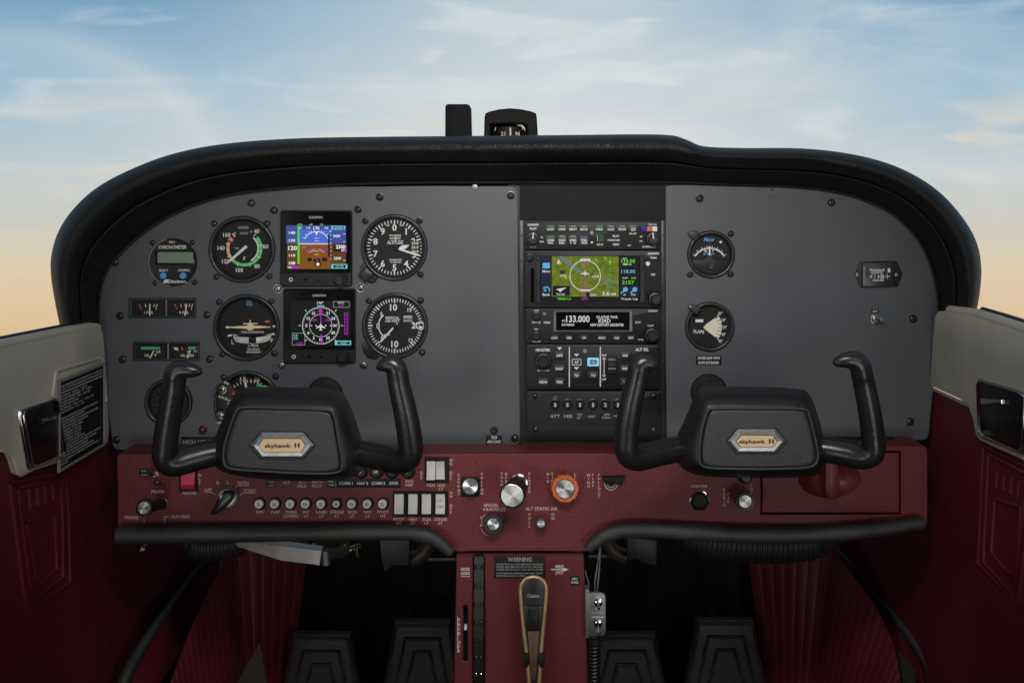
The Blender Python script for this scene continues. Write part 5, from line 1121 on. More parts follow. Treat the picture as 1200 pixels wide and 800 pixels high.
t = push_pull('throttle_knob', 'largest black knob with bright alloy cap in the middle of the red panel', 'knob', (607.6, 566), (600, 580.5), 14.4, .05, 'plastic_black', 12.6, base_r=11, stem_r=9.6)
t = push_pull('mixture_knob', 'orange fluted knob with bright alloy cap', 'knob', (661, 570), (662.2, 572.6), 15.6, .018, 'orange_knob', 10.6, stem_r=5)
for k in range(10):
    a = 36 * k + 8; m = t.mb(); p0 = W(662.2, 572.6, RD + .017); s = .00092
    c = p0 + Vector((math.cos(R(a)) * 15.4 * s, 0, math.sin(R(a)) * 15.4 * s))
    m.tube([c + Vector((0, .006, 0)), c + Vector((0, -.0002, 0))], [.0019, .0016], 10); m.build('grip_lobe', 'orange_knob', recalc=True)
push_pull('dimmer_knob', 'black knob with bright cap under PANEL and RADIO LT lettering', 'knob', (579.4, 612.4), (578, 613.6), 11.6, .016, 'plastic_black', 6.8, stem_r=5)
m = Thing('x', 'x', 'x', 0, 0, RD); bpy.data.objects.remove(m.o)
push_pull('static_air_knob', 'small black knob under ALT STATIC AIR lettering', 'knob', (633.8, 612.6), (634, 613.2), 7.2, .012, 'plastic_black', 4.2, stem_r=3)
push_pull('cabin_air_knob', 'black knob with bright cap left of the glove box', 'knob', (870, 583.5), (873.4, 587.2), 11, .028, 'plastic_black', 7.2, stem_r=4.5, base_r=6)
t = push_pull('carburettor_heat_knob', 'round bright alloy knob on a square black plate', 'knob', (552, 569.4), (551, 569.6), 9.6, .010, 'plastic_black', 9.0, stem_r=4)
m = t.mb(); m.poly(rr(551.4, 569.8, 22, 22, 1.5), 0, 2.4, .6); m.build('square_plate', 'placard_black')
# ignition
t = Thing('ignition_switch', 'steel ignition switch with black key grip turned between OFF and START', 'switch', 267.5, 581.5, RD)
m = t.mb(); m.lathe(267.8, 581.6, [(13, 0), (13, 3), (12, 5), (11.4, 9), (10, 10), (8, 10)], 36); m.build('barrel', 'dull_alloy')
m = t.mb(); P0 = [(274.5, 571.6), (277.6, 573.4), (277.8, 579), (272, 587), (263, 594.4), (256.6, 597.6), (251.8, 597.6), (252, 594), (257, 587), (260, 578), (266, 571.6)]
m.poly(P0, 8, 20, 2.5); kg = m.build('key_grip', 'grip_black')
m = t.mb(); m.poly([(262.6, 576.8), (265, 573.8), (266.4, 574.8), (263.4, 579)], 20, 20.5); m.build('index_mark', 'print_white', kg)
# master switch
t = Thing('master_switch', 'glowing red master rocker switch above MASTER lettering', 'switch', 221.4, 562, RD)
m = t.mb(); m.frame(box2(210.6, 545, 231.6, 575), box2(213, 548, 229.4, 572.4), 0, 3, .6); m.build('frame', 'placard_black', recalc=True)
m = t.mb(); m.add([(213.2, -548.4, 2), (229.2, -548.4, 2), (229.2, -566.4, 5.4), (213.2, -566.4, 5.4), (229.2, -572.2, 2.4), (213.2, -572.2, 2.4)], [(0, 3, 2, 1), (3, 5, 4, 2)]); m.build('rocker', 'red_rocker', recalc=False)
m = t.mb()
for k, ch in enumerate('ALT'): m.text(ch, 234, 556 + k * 5, 3.6, .4)
m.build('lettering', 'print_pink')
# round breakers
def breaker(x, y, cap, s, label, grp, r=7):
    t = Thing('push_breaker', label, 'breaker', x, y, RD, grp)
    m = t.mb(); m.lathe(x, y, [(r * 1.1, 0), (r * 1.1, 1.2), (r, 1.6), (r * .9, 2.4), (r * .84, 2.0)], 20); m.build('collar', 'placard_black')
    m = t.mb(); m.lathe(x - .6, y - .2, [(r * .82, 1), (r * .80, 4.4), (r * .70, 5.4), (r * .50, 5.5), (r * .46, 4.9), (.01, 4.9)], 20); b = m.build('cap', cap)
    m = t.mb(); m.text(s, x - .6, y - .2, 3.4, 5.2, bold=.03); m.build('rating', 'print_black' if cap == 'breaker_cap' else 'print_white', b)
    return t
names = [('INST', '5'), ('FLAP', '10'), ('TURN COORD', '5'), ('INT LT', '10'), ('LAND LT', '15'), ('STROBE LT', '10'), ('BCN LT', '10'), ('NAV LT', '10'), ('PITOT HT', '15')]
for k, (nm, s) in enumerate(names):
    t = breaker(304.8 + k * 18.03, 589.4, 'breaker_cap', s, 'round white-capped push breaker above %s lettering' % nm, 'push breakers on the red panel', 5.2 if nm == 'STROBE LT' else 6.6)
    if nm == 'STROBE LT': m = t.mb(); m.lathe(t.o.location.x * 0 + 304.8 + k * 18.03, 589.4, [(7, 0), (7, 1.2), (5.6, 1.6), (5.4, 1)], 20, False); m.build('washer', 'plastic_black')
for x, s, nm in ((423, '5', 'leftmost of the four black push breakers peeking below the left yoke'), (441.6, '10', 'second black push breaker from the left below the left yoke'), (460, '3', 'third black push breaker from the left below the left yoke'), (478.4, '5', 'rightmost black push breaker, above AVN AMP lettering')):
    breaker(x, 551.6, 'plastic_black', s, nm, 'black push breakers under the left yoke', 8)
# rocker switches
def rocker(x, y, w, h, label, tilt, frame_box, grp):
    t = Thing('rocker_switch', label, 'switch', x, y, RD, grp)
    fx0, fy0, fx1, fy1 = frame_box
    m = t.mb(); m.frame(box2(fx0, fy0, fx1, fy1), box2(x - w / 2 - .4, y - h / 2 - .4, x + w / 2 + .4, y + h / 2 + .4), 0, 3.4, .5); m.build('frame', 'placard_black', recalc=True)
    m = t.mb(); a, b = (5.2, 2.2) if tilt else (2.2, 5.2); n = 7; prof = []
    for k in range(n):
        u = k / (n - 1); prof.append((y - h / 2 + u * h, a + (b - a) * u + 1.5 * (abs(2 * u - 1) - 1) + 1.5))
    vs = []
    for yy, zz in prof:
        for xx in (x - w / 2, x + w / 2): vs.append((xx, -yy, zz)); vs.append((xx, -yy, 0))
    fs = []
    for k in range(n - 1):
        b0 = k * 4; fs += [(b0, b0 + 4, b0 + 6, b0 + 2), (b0 + 1, b0 + 5, b0 + 4, b0), (b0 + 2, b0 + 6, b0 + 7, b0 + 3)]
    e = (n - 1) * 4; fs += [(0, 2, 3, 1), (e, e + 1, e + 3, e + 2)]
    m.add(vs, fs); m.build('rocker', 'white_rocker', recalc=True, sharp=30); return t
for k, (x, nm) in enumerate(((468, 'PITOT HT'), (484.2, 'NAV LT'), (500, 'BCN LT'), (516.2, 'STROBE LT'))):
    t = rocker(x, 589, 10.6, 22, 'white rocker switch above %s lettering in the lower row' % nm, False, (460.6 + k * 16.25, 575, 460.6 + (k + 1) * 16.25 - .6, 604.2), 'white rocker switches')
    if k == 3: m = t.mb(); m.text('UP', x, 584.6, 2.6, 5.6); m.text('OFF', x, 592, 2.6, 5.6); m.build('lettering', 'print_grey')
rocker(505.4, 550, 10, 21, 'left white rocker of the upper pair', False, (498, 535.4, 510.9, 564.6), 'white rocker switches')
rocker(516.2, 550, 10, 21, 'right white rocker of the upper pair, above LDG LT lettering', True, (511.0, 535.4, 526, 564.6), 'white rocker switches')
# flap lever slot
t = Thing('flap_lever_slot', 'dark slot with a round steel lock right of the mixture knob', 'lock', 716, 563, RD)
m = t.mb(); m.arc(716, 566, 7.4, 0, 360, 1.1, 1.4, 30); m.arc(716, 566, 4.6, 0, 360, 1.0, 1.4, 24); m.build('ring', 'dull_alloy'); m = t.mb(); m.lathe(716, 566, [(8.6, 0), (8.6, 1.2), (.01, 1.25)], 26); m.build('lock_body', 'plastic_black')
m = t.mb(); m.poly([(706, 557.5), (731.5, 556.5), (728.5, 566.4), (709, 565.6)], 0, 7, 1.2); m.build('lever_block', 'placard_black')
# lighter
t = Thing('lighter_socket', 'round cigar lighter socket with bright rim under LIGHTER lettering', 'socket', 819.6, 586, RD)
m = t.mb(); hexp = [pol(820, 586.2, 12.6, 60 * k + 30) for k in range(6)]; m.poly(hexp, 0, 1.6, .5); m.build('hex_nut', 'chrome')
m = t.mb(); m.lathe(819.6, 586, [(10.6, 1.6), (10.6, 3.2), (9.4, 4), (8.2, 3.4), (7.6, 1.7), (.01, 1.65)], 28); m.build('plug', 'placard_black')
t = Thing('panel_button', 'small black button peeking out below the right yoke', 'button', 873, 561, RD)
m = t.mb(); m.lathe(873, 557, [(9, 0), (9, 2), (7, 4), (6, 9), (5, 10), (.01, 10)], 20); m.build('cap', 'plastic_black')

# ================================================================== control yokes
def yoke(label, sil, face, badge, boot, boot_r, shaft_to, gripL, gripR, flareL, flareR):
    bx, by = boot
    t = Thing('control_yoke', label, 'control yoke', bx, by, 0.0, 'pair of black control yokes')
    m = t.mb(); m.lathe(bx, by, [(boot_r + 1, -1), (boot_r + 1, 1.5), (boot_r, 3), (boot_r, 9), (boot_r - 2, 11), (boot_r - 6, 11.4)], 40); m.build('boot_ring', 'hub_black')
    A = W(bx, by, .004); B = W(*shaft_to, .150); m = t.mb(); m.tube([A, B], [.0172, .0172], 32); m.build('shaft', 'hub_black')
    n = 96; cc = (sum(p[0] for p in sil) / len(sil), sum(p[1] for p in sil) / len(sil))
    S0 = resample(smooth2(sil, 4, True), n); F0 = resample(smooth2(face, 4, True), n)
    def start_align(Pt):
        k = min(range(n), key=lambda i: abs(Pt[i][0] - cc[0]) + (0 if Pt[i][1] < cc[1] else 1e4)); return Pt[k:] + Pt[:k]
    S0 = start_align([(cc[0] + (x - cc[0]) * 1.03, cc[1] + (y - cc[1]) * 1.025) for x, y in S0]); F0 = start_align(F0)
    fc = (sum(p[0] for p in F0) / n, sum(p[1] for p in F0) / n)
    def sc(Pt, k, c): return [(c[0] + (x - c[0]) * k, c[1] + (y - c[1]) * k) for x, y in Pt]
    def blend(a, b, k): return [(p[0] + (q[0] - p[0]) * k, p[1] + (q[1] - p[1]) * k) for p, q in zip(a, b)]
    vp = (VX, VY)
    def ring(Pt, d): return [W(x, y, d) for x, y in Pt]
    def toward(Pt, k): return [(x + (VX - x) * k, y + (VY - y) * k) for x, y in Pt]
    rings = [ring(sc(toward(S0, .05), .74, cc), .112), ring(sc(toward(S0, .035), .84, cc), .116), ring(sc(toward(S0, .015), .95, cc), .130), ring(S0, .152), ring(blend(S0, F0, .15), .172), ring(blend(S0, F0, .40), .189), ring(blend(S0, F0, .62), .197), ring(blend(S0, F0, .84), .2015), ring(F0, .203), ring(sc(F0, .975, fc), .2025), ring(sc(F0, .955, fc), .2005)]
    m = t.mb(); m.loft(rings, True, True); m.build('hub', 'hub_black', recalc=True, sharp=60)
    m = t.mb(); m.loft([ring(sc(F0, .953, fc), .199), ring(sc(F0, .945, fc), .2022), ring(sc(F0, .93, fc), .2030), ring(sc(F0, .88, fc), .2033)], True, True); fp = m.build('face_plate', 'hub_face', recalc=True, sharp=60)
    m = t.mb(); m.tube(ring(F0, .2032) + ring(F0, .2032)[:1], .0014, 10, caps=False); m.build('face_bead', 'hub_face', sharp=80)
    # badge
    x0, y0, x1, y1 = badge; ym = (y0 + y1) / 2; c = 13 * (x1 - x0) / 75
    hexo = [(x0, ym), (x0 + c, y0), (x1 - c, y0), (x1, ym), (x1 - c, y1), (x0 + c, y1)]; hc = ((x0 + x1) / 2, ym)
    hexi = [(x0 + 10.5, ym), (x0 + 16, y0 + 8), (x1 - 16, y0 + 8), (x1 - 10.5, ym), (x1 - 16, y1 - 8), (x0 + 16, y1 - 8)]
    hexi = [(hc[0] + (x - hc[0]) * 1.0, ym + (y - ym) * 1.05) for x, y in hexi]
    mid = blend(hexo, hexi, .35); mid2 = blend(hexo, hexi, .85)
    m = t.mb(); m.loft([ring(sc(hexo, 1.06, hc), .2030), ring(sc(hexo, 1.05, hc), .2042)], False, True); m.build('badge_recess', 'placard_black', recalc=True, sharp=10)
    m = t.mb(); m.loft([ring(hexo, .2036), ring(hexo, .2052), ring(mid, .2072), ring(mid2, .2062), ring(hexi, .2052)], True, True); bd = m.build('badge', 'badge_metal', recalc=True, sharp=8)
    m = t.mb(); m.loft([ring(sc(hexi, .98, hc), .2050), ring(sc(hexi, .98, hc), .2055)], False, True); pl = m.build('badge_plate', 'tan_badge', recalc=True, sharp=10)
    tt = Thing('x', 'x', 'x', 0, 0, .2056); m = MB(tt); m.text('skyhawk', hc[0] - 5, ym + .3, 4.2, .3, 31, bold=.03); m.text('II', hc[0] + 17.5, ym - .2, 5, .3, 6, bold=.02); m.t = t; m.build('badge_lettering', 'print_black', pl); bpy.data.objects.remove(tt.o)
    # grips: one continuous bent handle each side with a flared top
    for G, F, nm in ((gripL, flareL, 'l'), (gripR, flareR, 'r')):
        G2 = G[:-1] + F[1:]
        P = smooth_path([W(x, y, d) for x, y, d, r in G2], 7); rad = []
        rs = [r * 1.09 * (1 - d / D) * .001 for x, y, d, r in G2]; nP = len(P)
        for i in range(nP):
            u = i / 7; k = min(int(u), len(rs) - 2); f_ = u - k; rad.append(rs[k] + (rs[k + 1] - rs[k]) * f_)
        m = t.mb(); m.tube(P, rad, 28)
        o = m.build('grip', 'grip_black', recalc=False, sharp=75)
        rm = o.modifiers.new('join', 'REMESH'); rm.mode = 'VOXEL'; rm.voxel_size = .0013; rm.use_smooth_shade = True
        sm = o.modifiers.new('soften', 'SMOOTH'); sm.iterations = 10; sm.factor = .6
    return t
yoke('left black control yoke with tan skyhawk II badge, in front of the pilot instruments',
     [(292, 455), (340, 455.5), (386, 457.5), (402, 465), (412, 485), (420, 510), (424, 530), (422, 549), (406, 559.5), (366, 562), (320, 561), (270, 554), (253, 543), (250, 525), (258, 503), (270, 474), (279, 459)],
     [(285, 477.4), (330, 478), (382, 480), (391.5, 487), (396, 510), (401, 544), (394, 553.4), (360, 554.4), (310, 552), (270, 548.6), (262.4, 541), (262.6, 524), (269, 502), (276.5, 482.5)],
     (293.4, 506.4, 368, 536.8), (381, 463), 20.5, (344, 500),
     [(262, 529, .172, 14), (243, 532, .178, 14.6), (222, 537.5, .186, 15), (203, 542.6, .195, 14.5), (193.5, 536, .200, 13.6), (194, 518, .203, 13.4), (198, 490, .207, 13.2), (203, 460, .211, 12.8), (204.4, 448, .213, 12)],
     [(408, 529, .160, 14), (430, 532, .165, 14.2), (452, 536.5, .176, 14.6), (470, 539.6, .190, 14.4), (480.6, 533, .200, 13.6), (480.4, 514, .204, 13.6), (475, 482, .209, 13), (468, 452, .213, 12), (466.6, 444, .214, 12)],
     [(202.6, 456, .211, 12.6), (204.6, 446, .213, 12.4), (205.6, 437.4, .215, 12.2), (211, 433.4, .216, 10.6), (221, 433.4, .217, 8.6), (230, 434.8, .217, 6.6), (235, 435.8, .217, 4.4), (237.4, 436.4, .217, 2)],
     [(469.5, 456, .212, 12.8), (466.6, 443, .214, 12), (464.4, 432, .216, 11.8), (459, 426.6, .217, 10.6), (452, 427, .218, 8.4), (446.4, 429.4, .218, 6), (442.6, 431.6, .218, 3.6), (441, 432.6, .218, 1.8)])
yoke('right black control yoke with tan skyhawk II badge, in front of the glove box',
     [(827, 455.4), (880, 454.6), (934, 456.6), (946, 463), (954, 480), (963, 514), (966, 538), (957, 554), (930, 558), (880, 558.4), (826, 556.4), (804, 549), (794.5, 536), (794, 517), (804, 494), (812, 474), (817.6, 461)],
     [(836, 478.4), (890, 478), (941, 479.2), (948, 487), (954, 508), (958.4, 535), (950, 546.6), (910, 549), (860, 549), (826, 547), (819.6, 538), (820.4, 515), (824.6, 494), (829, 482)],
     (852.6, 502.6, 920.6, 531), (830.5, 459), 20.5, (872, 497),
     [(806, 524, .160, 13.6), (786, 527.6, .165, 14), (766, 532, .176, 14.2), (747, 536.6, .190, 13.8), (735, 531, .200, 13), (734, 511, .204, 12.8), (738, 480, .209, 12.6), (745, 449, .213, 12), (747, 441, .214, 12)],
     [(950, 524.6, .172, 13.4), (972, 527, .178, 14), (994, 531, .186, 14.4), (1012, 534.6, .195, 14), (1023, 528, .200, 13.2), (1022.6, 508, .203, 12.6), (1018.6, 478, .207, 12.4), (1012, 446, .211, 11.8), (1010.4, 440, .213, 11.8)],
     [(744, 453, .212, 12.6), (747, 440, .214, 12), (749.6, 429, .216, 11.8), (755, 424.6, .217, 10.4), (762, 426, .218, 8.2), (767.4, 428.8, .218, 5.8), (770.6, 430.8, .218, 3.4), (772, 431.6, .218, 1.6)],
     [(1013.4, 452, .211, 12.6), (1010.4, 439, .213, 11.8), (1007.6, 428, .215, 11.7), (1001, 422.4, .216, 10.8), (992, 421.8, .217, 9), (984, 423.4, .217, 7), (978.4, 425, .217, 4.6), (975.4, 425.8, .217, 2)])

# ================================================================== cabin side walls
def side(which):
    Lf = which == 'left'; c = wl if Lf else wr
    t = Thing('cabin_side_panel', ('left' if Lf else 'right') + ' cabin side panel, cream above and dark red below' + (', with a printed placard' if Lf else ', without placard'), 'side panel', wall=which, group='cabin side panels')
    t.o.location = t.map(0, 0, 0) if False else Vector((WALL_L if Lf else WALL_R, -.12, -.2))
    far = -2600 if Lf else 2600
    def raw(u, v): return (u, v)
    # red lower skin (reaches forward into the footwell and back past the eye)
    zt_, zb = -14, 800
    fu = 520 if Lf else -520
    m = t.mb(); m.poly([raw(far, 60), raw(fu, 60), raw(fu, 800), raw(far, 800)], -14, -6); m.build('red_skin', 'red_vinyl')
    if Lf:
        cr = [(0, 405), (40, 396.5), (80, 388), (106, 383.4), (115, 384.2), (118.6, 390), (121, 420), (125, 474), (125.6, 500), (124, 519), (100, 530), (76, 541), (72, 538), (40, 548), (24, 556), (20, 553), (16.5, 540), (12.5, 531.5), (6, 528), (0, 526.5)]
    else:
        cr = [(1200, 386), (1170, 376), (1142, 367.4), (1112, 363.4), (1102, 364.4), (1098, 370), (1096.4, 390), (1093.4, 430), (1092, 450), (1108, 457), (1126, 465), (1137, 474), (1142.6, 490), (1146, 508), (1150, 513.6), (1175, 525), (1200, 536)]
    Q = [c(*p) for p in cr]
    sx, sy = Q[-1]; ex, ey = Q[0]
    Q2 = Q + [raw(far, sy + (6 if Lf else 6)), raw(far, ey - 6)]
    m = t.mb(); m.poly(Q2, -6, 3, 2.2); m.build('cream_skin', 'cream_vinyl', recalc=True)
    # rounded armrest-like top roll and window rubber
    top = [c(*p) for p in (cr[:5] if Lf else cr[:4])]
    P = [t.map(x, -y, -2) for x, y in [raw(far, ey - 6)] + top]
    m = t.mb(); m.tube(P, .0055, 14); m.build('top_roll', 'cream_vinyl', sharp=70)
    P = [t.map(x, -y + 3.4, -9) for x, y in [raw(far, ey - 8)] + top[:-1]] 
    m = t.mb(); m.tube(P, .0038, 12); m.build('window_rubber', 'rubber', sharp=70)
    # welt along the cream edge
    low = [c(*p) for p in (cr[10:] if Lf else cr[8:])]
    m = t.mb(); m.tube([t.map(x, -y, 0) for x, y in low], .0022, 8); m.build('edge_welt', 'cream_vinyl', sharp=70)
    # embossed nested panel
    if Lf: emb = [[(18, 566), (82, 552), (86, 600), (88, 682), (40, 720), (34, 690)], [(27, 572), (76, 561), (79, 600), (80, 676), (45, 704), (40, 680)], [(36, 612), (70, 600), (73, 666), (54, 684), (48, 676)]]
    else: emb = [[(1146, 522), (1206, 552), (1200, 600), (1186, 706), (1140, 660), (1143, 600)], [(1152, 532), (1198, 556), (1192, 610), (1182, 698), (1146, 658), (1149, 600)], [(1159, 584), (1190, 594), (1186, 672), (1174, 670), (1155, 646)]]
    for e in emb:
        P = [t.map(x, -y, -6) for x, y in [c(*p) for p in e + [e[0]]]]; m = t.mb(); m.tube(P, .0024, 8, caps=False); m.build('embossed_rib', 'red_vinyl', sharp=70)
    for k in range(4):
        a, b = (((40 + k * 9, 572 - k * 2), (42 + k * 9, 594 - k * 3)) if Lf else ((1162 + k * 8.6, 551 + k * 4), (1161 + k * 8.4, 570 + k * 4)))
        m = t.mb(); m.tube([t.map(x, -y, -6) for x, y in (c(*a), c(*b))], .0026, 8); m.build('embossed_rib', 'red_vinyl', sharp=70)
    # ashtray
    a = Thing('door_ashtray', ('left' if Lf else 'right') + ' chrome-edged dark ashtray let into the cream side panel', 'ashtray', wall=which, group='side panel ashtrays')
    if Lf: oc = [(16.5, 481), (59, 466.6), (62.4, 470), (72, 530), (69, 534), (30, 550), (26, 547), (15.6, 487)]
    else: oc = [(1153, 443.4), (1206, 459), (1214, 466), (1211, 528), (1206, 533), (1157, 512), (1151.6, 505), (1150, 449)]
    O = [c(*p) for p in oc]; a.o.location = a.map(O[0][0], -O[0][1], 3)
    oc_c = (sum(p[0] for p in O) / 8, sum(p[1] for p in O) / 8)
    I = [(oc_c[0] + (x - oc_c[0]) * .93, oc_c[1] + (y - oc_c[1]) * .945) for x, y in O]
    m = a.mb(); m.frame(O, I, 0, 6.5, 2); m.build('rim', 'chrome', recalc=True)
    m = a.mb(); m.poly(I, 2, 4.6, 1.2); m.build('lid', 'ashtray_lid')
    m = a.mb(); hx = [c(*p) for p in ([(37, 491), (55, 486), (56, 491), (38, 496.5)] if Lf else [(1159, 466), (1184, 468), (1184, 473), (1160, 474)])]; m.poly(hx, 4.6, 10, 2); m.build('finger_pull', 'chrome', recalc=True)
    for f_, e_ in ((.06, .03),):
        m = a.mb(); q = [I[0], I[7], I[6], I[5]] if Lf else [I[1], I[2], I[3], I[4]]; m.tube([a.map(x + (6 if Lf else -6), -y, 5) for x, y in q], .0020, 8); m.build('inner_bead', 'chrome', sharp=70)
    if Lf:
        p = Thing('limitations_placard', 'tall black placard of small printed lines in a pale frame beside the left ashtray', 'placard', wall=which)
        cs = [wl(65, 446.5), wl(117, 429.5), wl(124, 517), wl(76, 541)]
        u0 = cs[0][0]; u1 = cs[1][0]; v0 = (cs[0][1] + cs[1][1]) / 2; v1 = (cs[2][1] + cs[3][1]) / 2
        p.o.location = p.map(u0, -v1, 3)
        m = p.mb(); m.frame(box2(u0 - 3, v0 - 3, u1 + 2, v1 + 3), box2(u0, v0, u1 - 1, v1), 3, 6, .6); m.build('frame', 'headliner', recalc=True)
        m = p.mb(); m.rect(u0, v0, u1 - 1, v1, 3, 4.4); pl = m.build('plate', 'placard_black')
        rows = ['THIS AIRPLANE MUST BE OPERATED AS A NORMAL OR', 'UTILITY CATEGORY AIRPLANE IN COMPLIANCE WITH', '', 'MAXIMUMS   NORMAL   UTILITY', 'MANEUVERING SPEED   97   97 KIAS', 'GROSS WEIGHT   2300   2000 LBS', 'FLIGHT LOAD FACTOR', 'FLAPS UP   +3.8 -1.52   +4.4 -1.76', 'FLAPS DOWN   +3.0   +3.0', '', 'NORMAL CATEGORY NO ACROBATIC MANEUVERS', 'INCLUDING SPINS APPROVED', 'UTILITY CATEGORY NO ACROBATIC MANEUVERS', 'APPROVED EXCEPT THOSE LISTED', 'MANEUVER   ENTRY SPEED', 'CHANDELLES  105 KIAS', 'LAZY EIGHTS  105 KIAS', 'STEEP TURNS  95 KIAS', 'SPINS  SLOW DECELERATION', 'ALTITUDE LOSS IN A STALL RECOVERY 180 FEET', 'SPIN RECOVERY OPPOSITE RUDDER FORWARD', 'ELEVATOR NEUTRALIZE CONTROLS', 'FLIGHT INTO KNOWN ICING PROHIBITED', 'THIS AIRPLANE IS CERTIFIED FOR DAY NIGHT', 'VFR IFR']
        m = p.mb(); hh = (v1 - v0 - 5) / len(rows)
        for k, s in enumerate(rows):
            if s: m.text(s, u0 + 3, v0 + 3 + (k + .5) * hh, hh * .52, 4.6, (u1 - u0 - 8) * min(1, len(s) / 44), 'l')
        m.line(u0 + 2, v0 + 3 + 2.5 * hh, u1 - 3, v0 + 3 + 2.5 * hh, .9, 4.6); m.build('lettering', 'print_white', pl)
        m = p.mb(); bl = [wl(61.5, 436), wl(64, 434), wl(112, 419.5), wl(116.5, 421), wl(121, 470)]; m.tube([p.map(x, -y, 3) for x, y in bl], .0022, 8); m.tube([p.map(x, -y, 3) for x, y in [wl(61.5, 436), wl(57.5, 465)]], .0022, 8); m.build('moulded_border', 'cream_vinyl', sharp=70)
side('left'); side('right')

# ================================================================== footwell
def kick(label, A, B, bot_d, ribs=25):
    """ribbed vinyl side cushion: A and B are picture polylines with depth"""
    t = Thing('ribbed_kick_panel', label, 'kick panel', A[0][0], A[0][1], A[0][2], 'ribbed kick panels')
    n = ribs * 8
    a = [Vector(p) for p in A]; b = [Vector(p) for p in B]
    a = [Vector(p) for p in resample([tuple(v) for v in smooth_path(a, 6)], n, False)]; b = [Vector(p) for p in resample([tuple(v) for v in smooth_path(b, 6)], n, False)]
    rows = []
    for i in range(n):
        r = []
        bump = .0017 * (abs(math.sin(math.pi * i * ribs / n)) ** .4)
        for k in range(15):
            u = k / 14; p = a[i].lerp(b[i], u); r.append(W(p.x, p.y, p.z + bump + .012 * math.sin(math.pi * u)))
        rows.append(r)
    m = t.mb(); m.grid(rows); m.build('ribbed_cover', 'red_vinyl', sharp=80)
    return t
kick('ribbed dark red kick panel in the left footwell', [(170, 880, -0.029), (203, 790, -0.072), (224, 735, -0.116), (246, 690, -0.174), (264, 656, -0.232), (272, 632, -0.290), (310, 632, -0.319), (362, 634, -0.362)], [(178, 884, -0.043), (200, 884, -0.072), (225, 882, -0.116), (250, 880, -0.160), (275, 878, -0.203), (300, 876, -0.261), (318, 874, -0.304), (332, 872, -0.348)], 0)
kick('ribbed dark red kick panel in the right footwell', [(874, 634, -0.362), (930, 632, -0.319), (972, 632, -0.290), (985, 656, -0.232), (1012, 690, -0.174), (1036, 730, -0.131), (1052, 775, -0.087), (1064, 880, -0.043)], [(906, 872, -0.348), (926, 874, -0.304), (948, 876, -0.261), (970, 878, -0.203), (990, 880, -0.160), (1005, 882, -0.116), (1025, 884, -0.072), (1042, 884, -0.043)], 0)
def seal(label, P, r=7):
    t = Thing('door_seal', label, 'rubber seal', P[0][0], P[0][1], P[0][2], 'curved rubber seals at the door foot')
    m = t.mb(); Q = smooth_path([W(*p) for p in P], 6); m.tube(Q, [(.0040 + .0045 * i / len(Q)) for i in range(len(Q))], 10); m.build('seal', 'rubber', sharp=70)
    m = t.mb(); Q2 = [q + Vector((.016 if P[0][0] < 600 else -.016, .0, -.006)) for q in Q]; rows = [[q + Vector((0, 0, 0)), q2 + Vector((0, .01, -.05))] for q, q2 in zip(Q, Q2)]; m.grid(rows); m.build('carpet_flap', 'red_vinyl', sharp=80)
seal('curved black rubber seal at the foot of the left door', [(250, 652, -.40), (236, 662, -.34), (214, 690, -.24), (190, 722, -.14), (166, 758, -.07), (146, 795, -.03), (130, 850, 0)])
seal('curved black rubber seal at the foot of the right door', [(976, 640, -.40), (1000, 662, -.34), (1026, 694, -.24), (1052, 726, -.14), (1076, 758, -.07), (1096, 790, -.03), (1114, 840, 0)])
t = Thing('carpet_corner', 'brown triangular carpet corner at the bottom of the left footwell', 'carpet', 300, 800, .0)
m = t.mb(); m.loft([[W(x, y, d) for x, y, d in ((304, 752, .0), (270, 812, .0), (316, 814, .0))], [W(x, y, d + .01) for x, y, d in ((304.5, 753, .0), (271, 812, .0), (315, 814, .0))]]); m.build('corner', 'mat_brown', recalc=True)
t = Thing('carpet_corner', 'olive triangular carpet corner at the bottom of the right footwell', 'carpet', 1060, 800, -.02)
m = t.mb(); m.loft([[W(x, y, d) for x, y, d in ((1052, 760, -.06), (1074, 786, -.03), (1072, 815, -.02), (1060, 815, -.04))], [W(x, y, d + .01) for x, y, d in ((1053, 762, -.06), (1073, 787, -.03), (1071, 815, -.02), (1061, 815, -.04))]]); m.build('corner', 'olive_carpet', recalc=True)
